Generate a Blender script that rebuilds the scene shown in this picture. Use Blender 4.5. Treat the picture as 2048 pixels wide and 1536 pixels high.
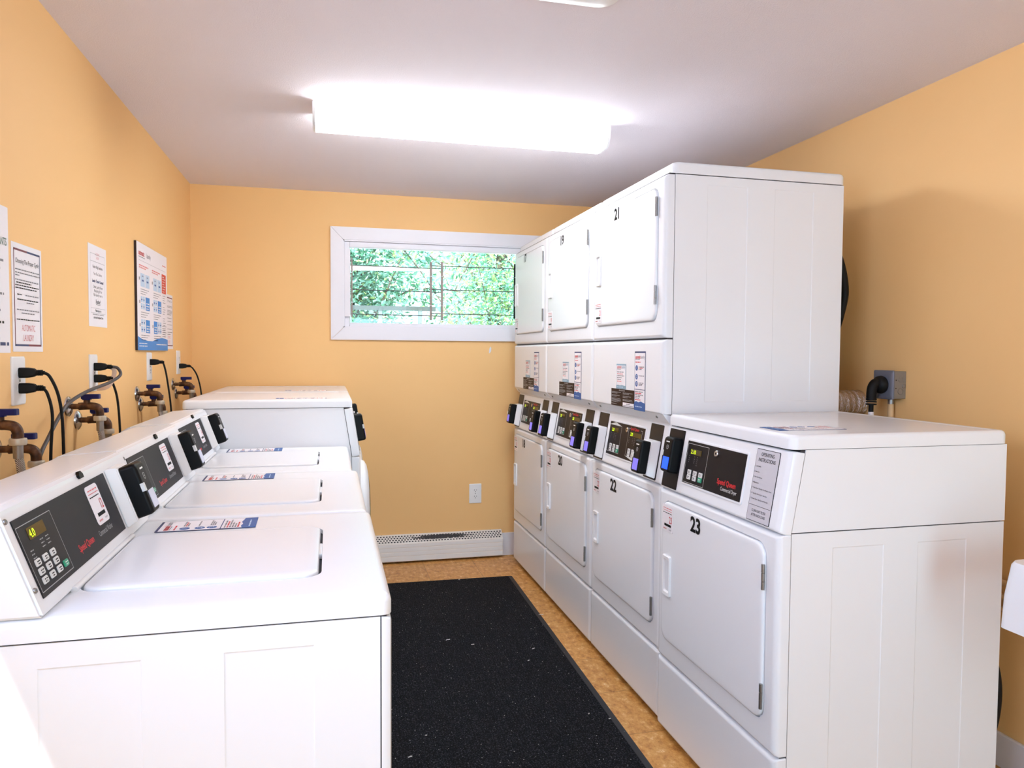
import bpy, bmesh, math, random
from mathutils import Matrix, Vector
random.seed(7)
S = bpy.context.scene
COL = S.collection
for o in list(bpy.data.objects): bpy.data.objects.remove(o)

# ------------------------------------------------------------ camera, light, exposure
YAW, PITCH, ROLL, CAMH = 0.2453, -0.0412, 0.0061, 1.2829
fw = Vector((math.sin(YAW)*math.cos(PITCH), math.cos(YAW)*math.cos(PITCH), math.sin(PITCH)))
rt = Vector((math.cos(YAW), -math.sin(YAW), 0)); up_ = rt.cross(fw)
R_ = math.cos(ROLL)*rt + math.sin(ROLL)*up_; U_ = -math.sin(ROLL)*rt + math.cos(ROLL)*up_
cam_d = bpy.data.cameras.new('camera'); cam = bpy.data.objects.new('camera', cam_d); COL.objects.link(cam)
cam_d.sensor_width = 36; cam_d.lens = 1458.05/2048*36; cam_d.clip_start = 0.02
m = Matrix((R_, U_, -fw)).transposed().to_4x4(); m.translation = (0, 0, CAMH); cam.matrix_world = m
S.camera = cam

W = bpy.data.worlds.new('sky'); S.world = W; W.use_nodes = True
nt = W.node_tree; nt.nodes.clear()
bg = nt.nodes.new('ShaderNodeBackground'); wo = nt.nodes.new('ShaderNodeOutputWorld')
bg.inputs[0].default_value = (0.74, 0.87, 1.0, 1); bg.inputs[1].default_value = 2.3
nt.links.new(bg.outputs[0], wo.inputs[0])

def light(name, kind, energy, loc, rot, color=(1, 1, 1), **k):
    d = bpy.data.lights.new(name, kind); d.energy = energy; d.color = color
    for a, b in k.items(): setattr(d, a, b)
    o = bpy.data.objects.new(name, d); o.location = loc; o.rotation_euler = rot; COL.objects.link(o)
    return o
# sun on the trees behind the building, coming over the roof
sun = light('sun', 'SUN', 14.0, (0, -5, 8), (0, 0, 0), (1, .96, .88), angle=.02)
sun.rotation_euler = Vector((0.30, 0.38, -0.85)).to_track_quat('-Z', 'Y').to_euler()
# added area lamps, as daylight from an unseen rear doorway and side window
light('added_rear_fill', 'AREA', 31, (0.75, -2.25, 0.95), (math.radians(90), 0, 0), (.40, .80, 1.0), shape='RECTANGLE', size=.8, size_y=1.7)
light('added_side_fill', 'AREA', 28, (-.80, .30, 1.62), (0, math.radians(-90), 0), (.50, .66, 1.0), shape='RECTANGLE', size=.75, size_y=1.2)  # added fill lamp that brightens the aisle-facing dryer fronts
LAMP = 20.0

vs = S.view_settings
vs.view_transform = 'Standard'; vs.look = 'None'; vs.gamma = 1; vs.use_curve_mapping = False
vs.exposure = 0.30

# ------------------------------------------------------------ materials
MATS = {}
def lin(c):
    return tuple((x/12.92 if x <= .04045 else ((x+.055)/1.055)**2.4) for x in [v/255 for v in c])
def mat(name, rgb=(255, 255, 255), rough=.5, metal=0., emit=0., coat=0., spec=.5, fn=None, srgb=True):
    if name in MATS: return MATS[name]
    mt = bpy.data.materials.new(name); mt.use_nodes = True
    b = mt.node_tree.nodes['Principled BSDF']
    c = lin(rgb)
    b.inputs['Base Color'].default_value = (*c, 1); b.inputs['Roughness'].default_value = rough
    b.inputs['Metallic'].default_value = metal; b.inputs['Coat Weight'].default_value = coat
    b.inputs['Coat Roughness'].default_value = .06; b.inputs['Specular IOR Level'].default_value = spec
    if emit:
        b.inputs['Emission Color'].default_value = (*c, 1); b.inputs['Emission Strength'].default_value = emit
    if fn: fn(mt.node_tree, b)
    MATS[name] = mt
    return mt
def noise_node(nt, scale, detail=3, coord='Object', rough=.5, vec=None):
    tc = nt.nodes.new('ShaderNodeTexCoord'); n = nt.nodes.new('ShaderNodeTexNoise')
    n.inputs['Scale'].default_value = scale; n.inputs['Detail'].default_value = detail; n.inputs['Roughness'].default_value = rough
    if vec:
        mp = nt.nodes.new('ShaderNodeMapping'); mp.inputs['Scale'].default_value = vec
        nt.links.new(tc.outputs[coord], mp.inputs[0]); nt.links.new(mp.outputs[0], n.inputs['Vector'])
    else: nt.links.new(tc.outputs[coord], n.inputs['Vector'])
    return n
def ramp(nt, src, stops):
    r = nt.nodes.new('ShaderNodeValToRGB'); el = r.color_ramp.elements
    while len(el) < len(stops): el.new(.5)
    for e, (p, c) in zip(el, stops):
        e.position = p; e.color = (*c, 1)
    nt.links.new(src, r.inputs[0]); return r
def bump(nt, b, src, strength, dist=.002):
    bp = nt.nodes.new('ShaderNodeBump'); bp.inputs['Strength'].default_value = strength; bp.inputs['Distance'].default_value = dist
    nt.links.new(src, bp.inputs['Height']); nt.links.new(bp.outputs[0], b.inputs['Normal'])

def wallfn(nt, b):
    n = noise_node(nt, 90, 4); bump(nt, b, n.outputs[0], .12, .0015)
    n2 = noise_node(nt, 1.1, 3)
    r = ramp(nt, n2.outputs[0], [(.3, lin((251, 203, 138))), (.7, lin((249, 198, 132)))])
    nt.links.new(r.outputs[0], b.inputs['Base Color'])
def ceilfn(nt, b):
    n = noise_node(nt, 210, 4, rough=.7); bump(nt, b, n.outputs[0], .55, .004)
def floorfn(nt, b):
    tc = nt.nodes.new('ShaderNodeTexCoord')
    mp = nt.nodes.new('ShaderNodeMapping'); mp.inputs['Location'].default_value = (.0605, .195, 0)
    nt.links.new(tc.outputs['Object'], mp.inputs[0])
    br = nt.nodes.new('ShaderNodeTexBrick'); br.offset = 0
    br.inputs['Scale'].default_value = 1; br.inputs['Brick Width'].default_value = .3048; br.inputs['Row Height'].default_value = .3048
    br.inputs['Mortar Size'].default_value = .0012; br.inputs['Mortar Smooth'].default_value = .2; br.inputs['Bias'].default_value = 0
    br.inputs['Color1'].default_value = (1, 1, 1, 1); br.inputs['Color2'].default_value = (.88, .88, .88, 1); br.inputs['Mortar'].default_value = (.42, .38, .35, 1)
    nt.links.new(mp.outputs[0], br.inputs['Vector'])
    n = noise_node(nt, 38, 6, rough=.75, vec=(1, .6, 1))
    r = ramp(nt, n.outputs[0], [(.30, lin((156, 96, 42))), (.46, lin((212, 150, 78))), (.57, lin((226, 170, 98))), (.68, lin((250, 220, 170)))])
    mx = nt.nodes.new('ShaderNodeMix'); mx.data_type = 'RGBA'; mx.blend_type = 'MULTIPLY'; mx.inputs[0].default_value = 1
    nt.links.new(r.outputs[0], mx.inputs[6]); nt.links.new(br.outputs[0], mx.inputs[7]); nt.links.new(mx.outputs[2], b.inputs['Base Color'])
def matfn(nt, b):
    n = noise_node(nt, 210, 4, vec=(1, 1, 1), rough=.9)
    r = ramp(nt, n.outputs[0], [(.44, (.0012, .0014, .0026)), (.53, (.007, .008, .013)), (.59, (.045, .050, .066)), (.68, (.24, .24, .27))])
    w = nt.nodes.new('ShaderNodeTexWave'); tc = nt.nodes.new('ShaderNodeTexCoord'); nt.links.new(tc.outputs['Object'], w.inputs[0])
    w.bands_direction = 'X'; w.inputs['Scale'].default_value = 30; w.inputs['Distortion'].default_value = 3.0; w.inputs['Detail Scale'].default_value = 3
    mx = nt.nodes.new('ShaderNodeMix'); mx.data_type = 'RGBA'; mx.blend_type = 'MULTIPLY'; mx.inputs[0].default_value = .35
    nt.links.new(r.outputs[0], mx.inputs[6]); nt.links.new(w.outputs[0], mx.inputs[7]); nt.links.new(mx.outputs[2], b.inputs['Base Color'])
    bump(nt, b, n.outputs[0], 1.0, .006)
def brassfn(nt, b):
    n = noise_node(nt, 45, 4)
    r = ramp(nt, n.outputs[0], [(.35, lin((40, 24, 14))), (.55, lin((88, 54, 30))), (.75, lin((132, 92, 56)))])
    nt.links.new(r.outputs[0], b.inputs['Base Color']); bump(nt, b, n.outputs[0], .4, .002)
def foilfn(nt, b):
    n = noise_node(nt, 60, 4, rough=.7); bump(nt, b, n.outputs[0], 1, .01)
def braidfn(nt, b):
    tc = nt.nodes.new('ShaderNodeTexCoord'); w = nt.nodes.new('ShaderNodeTexWave'); nt.links.new(tc.outputs['Object'], w.inputs[0])
    w.bands_direction = 'DIAGONAL'; w.inputs['Scale'].default_value = 140
    r = ramp(nt, w.outputs[0], [(.2, lin((110, 96, 88))), (.7, lin((216, 206, 198)))]); nt.links.new(r.outputs[0], b.inputs['Base Color'])
    bump(nt, b, w.outputs[0], .8, .002)
def heaterfn(nt, b):
    # soot stain round the middle of the outlet slots (own shape: it stays put)
    tc = nt.nodes.new('ShaderNodeTexCoord'); sx = nt.nodes.new('ShaderNodeSeparateXYZ'); nt.links.new(tc.outputs['Object'], sx.inputs[0])
    def band(out, c, w):
        a = nt.nodes.new('ShaderNodeMath'); a.operation = 'SUBTRACT'; nt.links.new(out, a.inputs[0]); a.inputs[1].default_value = c
        d = nt.nodes.new('ShaderNodeMath'); d.operation = 'DIVIDE'; nt.links.new(a.outputs[0], d.inputs[0]); d.inputs[1].default_value = w
        e = nt.nodes.new('ShaderNodeMath'); e.operation = 'POWER'; nt.links.new(d.outputs[0], e.inputs[0]); e.inputs[1].default_value = 2
        return e
    x = band(sx.outputs[0], .66, .26); z = band(sx.outputs[2], .149, .016)
    s = nt.nodes.new('ShaderNodeMath'); s.operation = 'ADD'; nt.links.new(x.outputs[0], s.inputs[0]); nt.links.new(z.outputs[0], s.inputs[1])
    n = noise_node(nt, 80, 5, rough=.8)
    k = nt.nodes.new('ShaderNodeMath'); k.operation = 'MULTIPLY_ADD'; nt.links.new(n.outputs[0], k.inputs[0]); k.inputs[1].default_value = 2.1; nt.links.new(s.outputs[0], k.inputs[2])
    r = ramp(nt, k.outputs[0], [(0.0, (.012, .01, .012)), (.92, (.02, .016, .018)), (1.0, lin((236, 228, 222)))])
    # rescale so the ramp end is at 1.45
    mm = nt.nodes.new('ShaderNodeMath'); mm.operation = 'DIVIDE'; nt.links.new(k.outputs[0], mm.inputs[0]); mm.inputs[1].default_value = 1.55
    nt.links.new(mm.outputs[0], r.inputs[0]); nt.links.new(r.outputs[0], b.inputs['Base Color'])

WHITE = mat('white_enamel', (242, 242, 245), .24, spec=.28)
WHITE2 = mat('white_plastic', (244, 242, 242), .35)
SEAM = mat('seam_shadow_gap', (60, 58, 62), .8)  # painted dark for the shade inside gaps and slots
BLACK = mat('black_plastic', (5, 5, 7), .45, spec=.2)
BLACKM = mat('black_rubber', (6, 6, 7), .6, spec=.3)
PANEL = mat('graphite_panel', (34, 32, 36), .5, spec=.25)
PANELB = mat('black_panel', (14, 12, 20), .4, spec=.25)
PAD = mat('brown_black_pad', (34, 28, 28), .4, spec=.3)
GREYW = mat('print_grey', (170, 170, 172), .5)
INKW = mat('print_white', (235, 235, 235), .5)
INKK = mat('print_black', (8, 8, 12), .5, spec=.2)
INKR = mat('print_red', (214, 34, 44), .5)
INKRS = mat('print_pale_red', (226, 120, 124), .5)
INKG = mat('print_mid_grey', (128, 124, 130), .5)
INKB = mat('print_blue', (44, 92, 160), .5)
INKN = mat('print_navy', (52, 64, 110), .5)
INKSB = mat('print_sky_blue', (52, 140, 214), .5)
INKPB = mat('print_pale_blue', (196, 218, 238), .5)
INKTL = mat('print_slate_blue', (142, 172, 190), .5)
INKBR = mat('print_brown', (46, 24, 16), .5, spec=.2)
INKMR = mat('print_maroon', (120, 44, 62), .5)
PAPER = mat('paper', (246, 240, 244), .45)
LABELG = mat('label_grey', (206, 202, 208), .45)
KEYW = mat('keypad_white', (225, 224, 222), .4)
KEYG = mat('keypad_green', (44, 160, 122), .4)
LEDB = mat('led_window', (66, 54, 14), .15)
LEDG = mat('led_digits', (190, 230, 20), .4, emit=1.6)
LCDV = mat('lcd_violet', (120, 112, 225), .2, emit=.5)
LCDB = mat('lcd_blue', (30, 78, 235), .2, emit=1.2)
LCDW = mat('lcd_grey', (196, 196, 214), .15, emit=.15)
CHROME = mat('chrome', (205, 205, 208), .2, 1)
STEEL = mat('steel', (150, 148, 146), .38, 1)
GALV = mat('galvanized', (150, 146, 142), .5, .6, fn=lambda nt, b: bump(nt, b, noise_node(nt, 80, 3).outputs[0], .2))
BOXB = mat('grey_blue_cover', (120, 124, 138), .45, .3)
BRASS = mat('tarnished_brass', (96, 62, 36), .5, .35, fn=brassfn)
NUT = mat('hose_nut_metal', (196, 186, 168), .4, .4)
BLUEH = mat('blue_handle', (8, 14, 84), .45, spec=.3)
FOIL = mat('foil_duct', (225, 216, 212), .22, 1, fn=foilfn)
BRAID = mat('braided_hose', (190, 180, 174), .4, .3, fn=braidfn)
WALLM = mat('peach_wall_paint', (242, 196, 132), .62, fn=wallfn)
CEILM = mat('popcorn_ceiling', (240, 231, 236), .9, fn=ceilfn)
FLOORM = mat('vinyl_tile', (180, 130, 84), .38, fn=floorfn)
MATM = mat('carpet_mat', (10, 10, 13), .95, fn=matfn, spec=.2)
MATE = mat('mat_rubber_edge', (34, 36, 42), .6)
TRIM = mat('trim_white', (240, 236, 242), .35)
HEAT = mat('heater_enamel', (236, 228, 222), .4, fn=heaterfn)
LINT = mat('lint', (225, 222, 220), .9)
POST = mat('grille_taupe', (150, 132, 126), .45, .2)
ROD = mat('grille_rod', (104, 100, 104), .4, .5)
CORD = mat('grey_cord', (70, 64, 66), .5)
TAG = mat('paper_tag', (222, 190, 168), .6)
DIFF = mat('lit_diffuser', (240, 248, 255), .4, emit=LAMP)
IVORY = mat('painted_conduit', (232, 190, 140), .6)
GOLD = mat('bulb_ring', (150, 120, 70), .4, .5)

# ------------------------------------------------------------ mesh builder
_tc = {}
def text_geo(s, bold):
    k = (s, bold)
    if k in _tc: return _tc[k]
    cu = bpy.data.curves.new('t', 'FONT'); cu.body = s; cu.size = 1; cu.offset = bold; cu.resolution_u = 3
    o = bpy.data.objects.new('t', cu); me = bpy.data.meshes.new_from_object(o)
    g = ([tuple(v.co[:2]) for v in me.vertices], [tuple(p.vertices) for p in me.polygons])
    bpy.data.objects.remove(o); bpy.data.meshes.remove(me); bpy.data.curves.remove(cu)
    _tc[k] = g; return g
def rr(x0, x1, y0, y1, r, n=5):
    r = max(1e-5, min(r, (x1-x0)/2-1e-6, (y1-y0)/2-1e-6)); P = []
    for cx, cy, a0 in ((x1-r, y0+r, -90), (x1-r, y1-r, 0), (x0+r, y1-r, 90), (x0+r, y0+r, 180)):
        for i in range(n+1):
            a = math.radians(a0+90*i/n); P.append((cx+r*math.cos(a), cy+r*math.sin(a)))
    return P
class MB:
    def __init__(s): s.bm = bmesh.new(); s.ms = []; s.M = Matrix()
    def mi(s, m):
        if m not in s.ms: s.ms.append(m)
        return s.ms.index(m)
    def raw(s, vs_, fs, m, M=None):
        M = s.M if M is None else M; k = s.mi(m)
        vv = [s.bm.verts.new(M @ Vector(v)) for v in vs_]
        for f in fs:
            try: fc = s.bm.faces.new([vv[i] for i in f]); fc.material_index = k
            except ValueError: pass
        return s
    def box(s, x0, x1, y0, y1, z0, z1, m, r=0, seg=2, M=None):
        if r <= 0:
            v = [(x, y, z) for z in (z0, z1) for x, y in ((x0, y0), (x1, y0), (x1, y1), (x0, y1))]
            return s.raw(v, [(3, 2, 1, 0), (4, 5, 6, 7), (0, 1, 5, 4), (1, 2, 6, 5), (2, 3, 7, 6), (3, 0, 4, 7)], m, M)
        t = bmesh.new(); bmesh.ops.create_cube(t, size=1)
        for v in t.verts: v.co = Vector(((x0+x1)/2+v.co.x*(x1-x0), (y0+y1)/2+v.co.y*(y1-y0), (z0+z1)/2+v.co.z*(z1-z0)))
        bmesh.ops.bevel(t, geom=t.edges[:]+t.verts[:], offset=r, segments=seg, affect='EDGES', profile=.5)
        t.verts.index_update()
        s.raw([v.co[:] for v in t.verts], [[v.index for v in f.verts] for f in t.faces], m, M); t.free(); return s
    def loft(s, loops, m, M=None, cap0=True, cap1=True, n=5):
        """loops: (x0,x1,y0,y1,r,h) rounded rectangles in the frame's plane, lofted in order"""
        v = []; f = []; c = 4*(n+1)
        for (x0, x1, y0, y1, r, h) in loops: v += [(x, y, h) for x, y in rr(x0, x1, y0, y1, r, n)]
        for i in range(len(loops)-1):
            for j in range(c): f.append((i*c+j, i*c+(j+1) % c, (i+1)*c+(j+1) % c, (i+1)*c+j))
        if cap0: f.append(tuple(range(c-1, -1, -1)))
        if cap1: f.append(tuple((len(loops)-1)*c+j for j in range(c)))
        return s.raw(v, f, m, M)
    def plate(s, x0, x1, y0, y1, m, h0=0, h1=.001, r=0.0005, M=None, n=3):
        return s.loft([(x0, x1, y0, y1, r, h0), (x0, x1, y0, y1, r, h1)], m, M, n=n)
    def prism(s, poly, h0, h1, m, M=None):
        n = len(poly); v = [(x, y, h0) for x, y in poly]+[(x, y, h1) for x, y in poly]
        return s.raw(v, [tuple(range(n-1, -1, -1)), tuple(range(n, 2*n))]+[(i, (i+1) % n, n+(i+1) % n, n+i) for i in range(n)], m, M)
    def lathe(s, prof, m, M=None, n=24):
        """prof: (r,h) about the frame's third axis"""
        v = []; f = []
        for r, h in prof: v += [(r*math.cos(2*math.pi*j/n), r*math.sin(2*math.pi*j/n), h) for j in range(n)]
        for i in range(len(prof)-1):
            for j in range(n): f.append((i*n+j, i*n+(j+1) % n, (i+1)*n+(j+1) % n, (i+1)*n+j))
        f.append(tuple(range(n-1, -1, -1))); f.append(tuple((len(prof)-1)*n+j for j in range(n)))
        return s.raw(v, f, m, M)
    def tube(s, pts, r, m, n=10, sub=6, M=None, flat=1.0):
        P = [Vector(p) for p in pts]
        if sub > 1 and len(P) > 2:
            Q = []
            for i in range(len(P)-1):
                a = P[max(i-1, 0)]; b = P[i]; c = P[i+1]; d = P[min(i+2, len(P)-1)]
                for k in range(sub):
                    t = k/sub
                    Q.append(.5*((2*b)+(c-a)*t+(2*a-5*b+4*c-d)*t*t+(3*b-a-3*c+d)*t**3))
            Q.append(P[-1]); P = Q
        v = []; f = []; prev = None
        for i, p in enumerate(P):
            t = (P[min(i+1, len(P)-1)]-P[max(i-1, 0)]).normalized()
            if prev is None: a = t.orthogonal().normalized()
            else: a = (prev-t*prev.dot(t)).normalized()
            prev = a; b = t.cross(a)
            rad = r[0]+(r[1]-r[0])*i/(len(P)-1) if isinstance(r, tuple) else r
            v += [tuple(p+rad*(math.cos(2*math.pi*j/n)*a+math.sin(2*math.pi*j/n)*b*flat)) for j in range(n)]
        for i in range(len(P)-1):
            for j in range(n): f.append((i*n+j, i*n+(j+1) % n, (i+1)*n+(j+1) % n, (i+1)*n+j))
        f.append(tuple(range(n-1, -1, -1))); f.append(tuple((len(P)-1)*n+j for j in range(n)))
        return s.raw(v, f, m, M)
    def text(s, t, x, y, size, m, h=.001, sx=1., bold=0., al='L', M=None):
        g = text_geo(t, bold)
        if not g[0]: return s
        xs = [p[0] for p in g[0]]; w = max(xs); mn = min(xs)
        off = {'L': 0, 'C': -(w+mn)/2, 'R': -w}[al]
        return s.raw([(x+(p[0]+off)*size*sx, y+p[1]*size, h) for p in g[0]], g[1], m, M)
    def words(s, x0, x1, y, hgt, m, h=.001, seed=0, M=None):
        """a line of small print too small to read"""
        R = random.Random(seed+int(y*1e5)); x = x0
        while x < x1-1e-6:
            w = min(hgt*R.uniform(1.2, 4.2), x1-x)
            if w > hgt*.5: s.raw([(x, y, h), (x+w, y, h), (x+w, y+hgt*.62, h), (x, y+hgt*.62, h)], [(0, 1, 2, 3)], m, M)
            x += w+hgt*.6
        return s
    def build(s, name, parent=None, smooth=True, angle=40, loc=None, wn=True):
        me = bpy.data.meshes.new(name)
        bmesh.ops.recalc_face_normals(s.bm, faces=[f for f in s.bm.faces])
        if smooth:
            for f in s.bm.faces: f.smooth = True
        s.bm.to_mesh(me); s.bm.free()
        for m_ in s.ms: me.materials.append(m_)
        if smooth: me.set_sharp_from_angle(angle=math.radians(angle))
        o = bpy.data.objects.new(name, me); COL.objects.link(o)
        if smooth and wn: o.modifiers.new('weighted', 'WEIGHTED_NORMAL').keep_sharp = True
        if parent: o.parent = parent
        if loc: o.location = loc
        return o
def frame(o, right, up):
    r = Vector(right).normalized(); u = Vector(up).normalized(); n = r.cross(u)
    M = Matrix((r, u, n)).transposed().to_4x4(); M.translation = Vector(o); return M
def thing(name, label, cat, loc=(0, 0, 0), group=None):
    o = bpy.data.objects.new(name, None); o.empty_display_size = .1; COL.objects.link(o)
    o.location = loc; return tag(o, label, cat, group)
def tag(o, label, cat, group=None):
    o['label'] = label; o['category'] = cat
    if group: o['group'] = group
    return o
def struct(o): o['kind'] = 'structure'; return o
def lbl(o, t): o['label'] = t; return o

XL, XR, YB, CZ, YR = -.7626, 2.042, 4.485, 2.234, -2.1
# ------------------------------------------------------------ the room
struct(MB().box(XL-.12, XR+.12, YR-1.2, YB+.12, -.1, 0, FLOORM).build('floor'))
struct(MB().box(XL-.12, XR+.12, YR-1.2, YB+.4, CZ, CZ+.12, CEILM).build('ceiling'))  # extends past the rear wall as an added eave, blocking sun
b = MB(); VY0, VY1, VZ0, VZ1 = -.3, .9, 1.25, 2.0
b.box(XL-.12, XL, YR, VY0, 0, CZ, WALLM); b.box(XL-.12, XL, VY1, YB, 0, CZ, WALLM); b.box(XL-.12, XL, VY0, VY1, 0, VZ0, WALLM); b.box(XL-.12, XL, VY0, VY1, VZ1, CZ, WALLM)
struct(b.build('wall_left'))
b = MB()
for y0_, y1_, z0_, z1_ in ((VY0-.07, VY0, VZ0-.07, VZ1+.07), (VY1, VY1+.07, VZ0-.07, VZ1+.07), (VY0, VY1, VZ0-.07, VZ0), (VY0, VY1, VZ1, VZ1+.07), (.28, .32, VZ0, VZ1)): b.box(XL-.03, XL+.018, y0_, y1_, z0_, z1_, TRIM, .003)
struct(b.build('added_side_window'))  # unseen window, added to let cool fill light onto the dryers
struct(MB().box(XR, XR+.12, YR, YB, 0, CZ, WALLM).build('wall_right'))
WX0, WX1, WZ0, WZ1 = .081, 1.43, 1.435, 1.957
b = MB()
b.box(XL-.12, WX0, YB, YB+.12, 0, CZ, WALLM); b.box(WX1, XR+.12, YB, YB+.12, 0, CZ, WALLM)
b.box(WX0, WX1, YB, YB+.12, 0, WZ0, WALLM); b.box(WX0, WX1, YB, YB+.12, WZ1, CZ, WALLM)
struct(b.build('wall_back'))
b = MB(); b.box(XL-.12, .3, YR-.12, YR, 0, CZ, WALLM); b.box(1.2, XR+.12, YR-.12, YR, 0, CZ, WALLM); b.box(.3, 1.2, YR-.12, YR, 2.05, CZ, WALLM)
struct(b.build('wall_rear'))
b = MB()
for x0, x1, z0, z1 in ((.3, .36, 0, 2.05), (1.14, 1.2, 0, 2.05), (.36, 1.14, 1.99, 2.05)): b.box(x0, x1, YR-.14, YR+.02, z0, z1, TRIM, .004)
struct(b.build('added_doorway'))  # unseen doorway, added to light the near sides of the machines
struct(MB().box(1.06, XR, YB-.014, YB, 0, .144, TRIM, .003).build('baseboard_back'))
struct(MB().box(XR-.014, XR, YR, YB-.02, 0, .106, TRIM, .003).build('baseboard_right'))
struct(MB().box(XL, XL+.014, YR, YB-.02, 0, .106, TRIM, .003).build('baseboard_left'))
wb = bpy.data.objects['wall_back']
b = MB(); b.prism([(0, -.02), (.006, -.022), (.014, -.008), (.015, .012), (.010, .021), (.005, .014), (.001, .0)], 0, .0006, TRIM, frame((.972, YB, 1.308), (1, 0, 0), (0, 0, 1))); b.build('paint_mark', wb)
# window: casing with mitred corners, jamb, sash, pane
b = MB(); F = frame((0, YB, 0), (1, 0, 0), (0, 0, 1))
o0, o1, p0, p1 = WX0-.073, WX1+.073, WZ0-.073, WZ1+.074
for q in ([(o0, p0), (o1, p0), (WX1, WZ0), (WX0, WZ0)], [(o1, p0), (o1, p1), (WX1, WZ1), (WX1, WZ0)], [(o1, p1), (o0, p1), (WX0, WZ1), (WX1, WZ1)], [(o0, p1), (o0, p0), (WX0, WZ0), (WX0, WZ1)]):
    c = Vector((sum(a for a, _ in q)/4, sum(a for _, a in q)/4))
    b.prism([tuple(c+(Vector(p)-c)*.9985) for p in q], .0, .018, TRIM, F)
w1 = struct(b.build('window_1', angle=20))
b = MB(); t = .008
b.box(WX0, WX0+t, YB-.012, YB+.12, WZ0, WZ1, TRIM); b.box(WX1-t, WX1, YB-.012, YB+.12, WZ0, WZ1, TRIM)
b.box(WX0, WX1, YB-.012, YB+.12, WZ0, WZ0+t, TRIM); b.box(WX0, WX1, YB-.012, YB+.12, WZ1-t, WZ1, TRIM); b.build('jamb', w1)
b = MB(); t = .03
for x0, x1, z0, z1 in ((WX0+.008, WX0+.008+t, WZ0+.008, WZ1-.008), (WX1-.008-t, WX1-.008, WZ0+.008, WZ1-.008), (WX0+.008+t, WX1-.008-t, WZ0+.008, WZ0+.03), (WX0+.008+t, WX1-.008-t, WZ1-.042, WZ1-.008)):
    b.box(x0, x1, YB+.006, YB+.05, z0, z1, TRIM, .003)
b.build('sash', w1)
gm = bpy.data.materials.new('window_glass'); gm.use_nodes = True; n = gm.node_tree; n.nodes.clear()
tr = n.nodes.new('ShaderNodeBsdfTransparent'); gl = n.nodes.new('ShaderNodeBsdfGlossy'); gl.inputs['Roughness'].default_value = .02
tr.inputs[0].default_value = (.93, 1, .985, 1)
fr = n.nodes.new('ShaderNodeFresnel'); mx = n.nodes.new('ShaderNodeMixShader'); ou = n.nodes.new('ShaderNodeOutputMaterial')
n.links.new(fr.outputs[0], mx.inputs[0]); n.links.new(tr.outputs[0], mx.inputs[1]); n.links.new(gl.outputs[0], mx.inputs[2]); n.links.new(mx.outputs[0], ou.inputs[0])
MB().box(WX0+.036, WX1-.036, YB+.024, YB+.028, WZ0+.028, WZ1-.04, gm).build('pane', w1)

# window guard, expanding, two overlapping sections
g = thing('window_guard', 'expanding metal window guard with thin rods across the window', 'window guard', (.6, YB-.008, 1.5))
gx, gy, gz = .6, YB-.008, 1.5
b = MB(); b.box(WX0+.008-gx, .122-gx, -.008, .012, 1.50-gz, 1.905-gz, TRIM, .002); b.build('mounting_strip', g)
for x, z0, z1, mm, w in ((.131, 1.498, 1.849, POST, .009), (.604, 1.488, 1.842, POST, .013), (.672, 1.488, 1.845, POST, .013), (1.133, 1.505, 1.848, BLACKM, .010), (1.40, 1.50, 1.848, POST, .012)):
    b = MB(); b.box(x-w/2-gx, x+w/2-gx, -.010, .004, z0-gz, z1-gz, mm, .002)
    for q in (.25, .75): b.lathe([(.003, 0), (.003, .002)], CHROME, frame((x-gx, -.010, z0+(z1-z0)*q-gz), (1, 0, 0), (0, 0, 1)), 8)
    b.build('upright', g)
for z, zr in ((1.806, 1.820), (1.662, 1.675), (1.516, 1.528)):
    MB().tube([(.122-gx, 0, z-gz), (.665-gx, 0, z-.003-gz)], .0026, ROD, 8, 1).build('rod', g)
    MB().tube([(.605-gx, .004, zr-gz), (1.40-gx, .004, zr-.002-gz)], .0026, ROD, 8, 1).build('rod', g)

# ------------------------------------------------------------ shared appliance bits
def qr_sticker(b, F, x, y, w, hgt, num, h, ink=INKR):
    """number label: red and black print (its code square left blank)"""
    b.plate(x, x+w, y, y+hgt, PAPER, h-.0006, h, w*.12, F, 4)
    b.words(x+w*.12, x+w*.88, y+hgt*.86, hgt*.05, INKRS, h+.0004, 1, F)
    b.words(x+w*.1, x+w*.9, y+hgt*.78, hgt*.035, INKRS, h+.0004, 2, F)
    b.words(x+w*.1, x+w*.9, y+hgt*.69, hgt*.045, INKK, h+.0004, 3, F)
    b.text(num, x+w*.90, y+hgt*.35, hgt*.36, ink, h+.0004, .66, .006, 'R', F)
    b.plate(x+w*.22, x+w*.82, y+hgt*.20, y+hgt*.29, INKK, h, h+.0004, .0005, F, 1)
    b.text('automatic', x+w*.13, y+hgt*.08, hgt*.085, INKR, h+.0004, .8, .01, 'L', F)
    b.text('laundry', x+w*.87, y+hgt*.08, hgt*.085, INKG, h+.0004, .8, 0, 'R', F)
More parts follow.
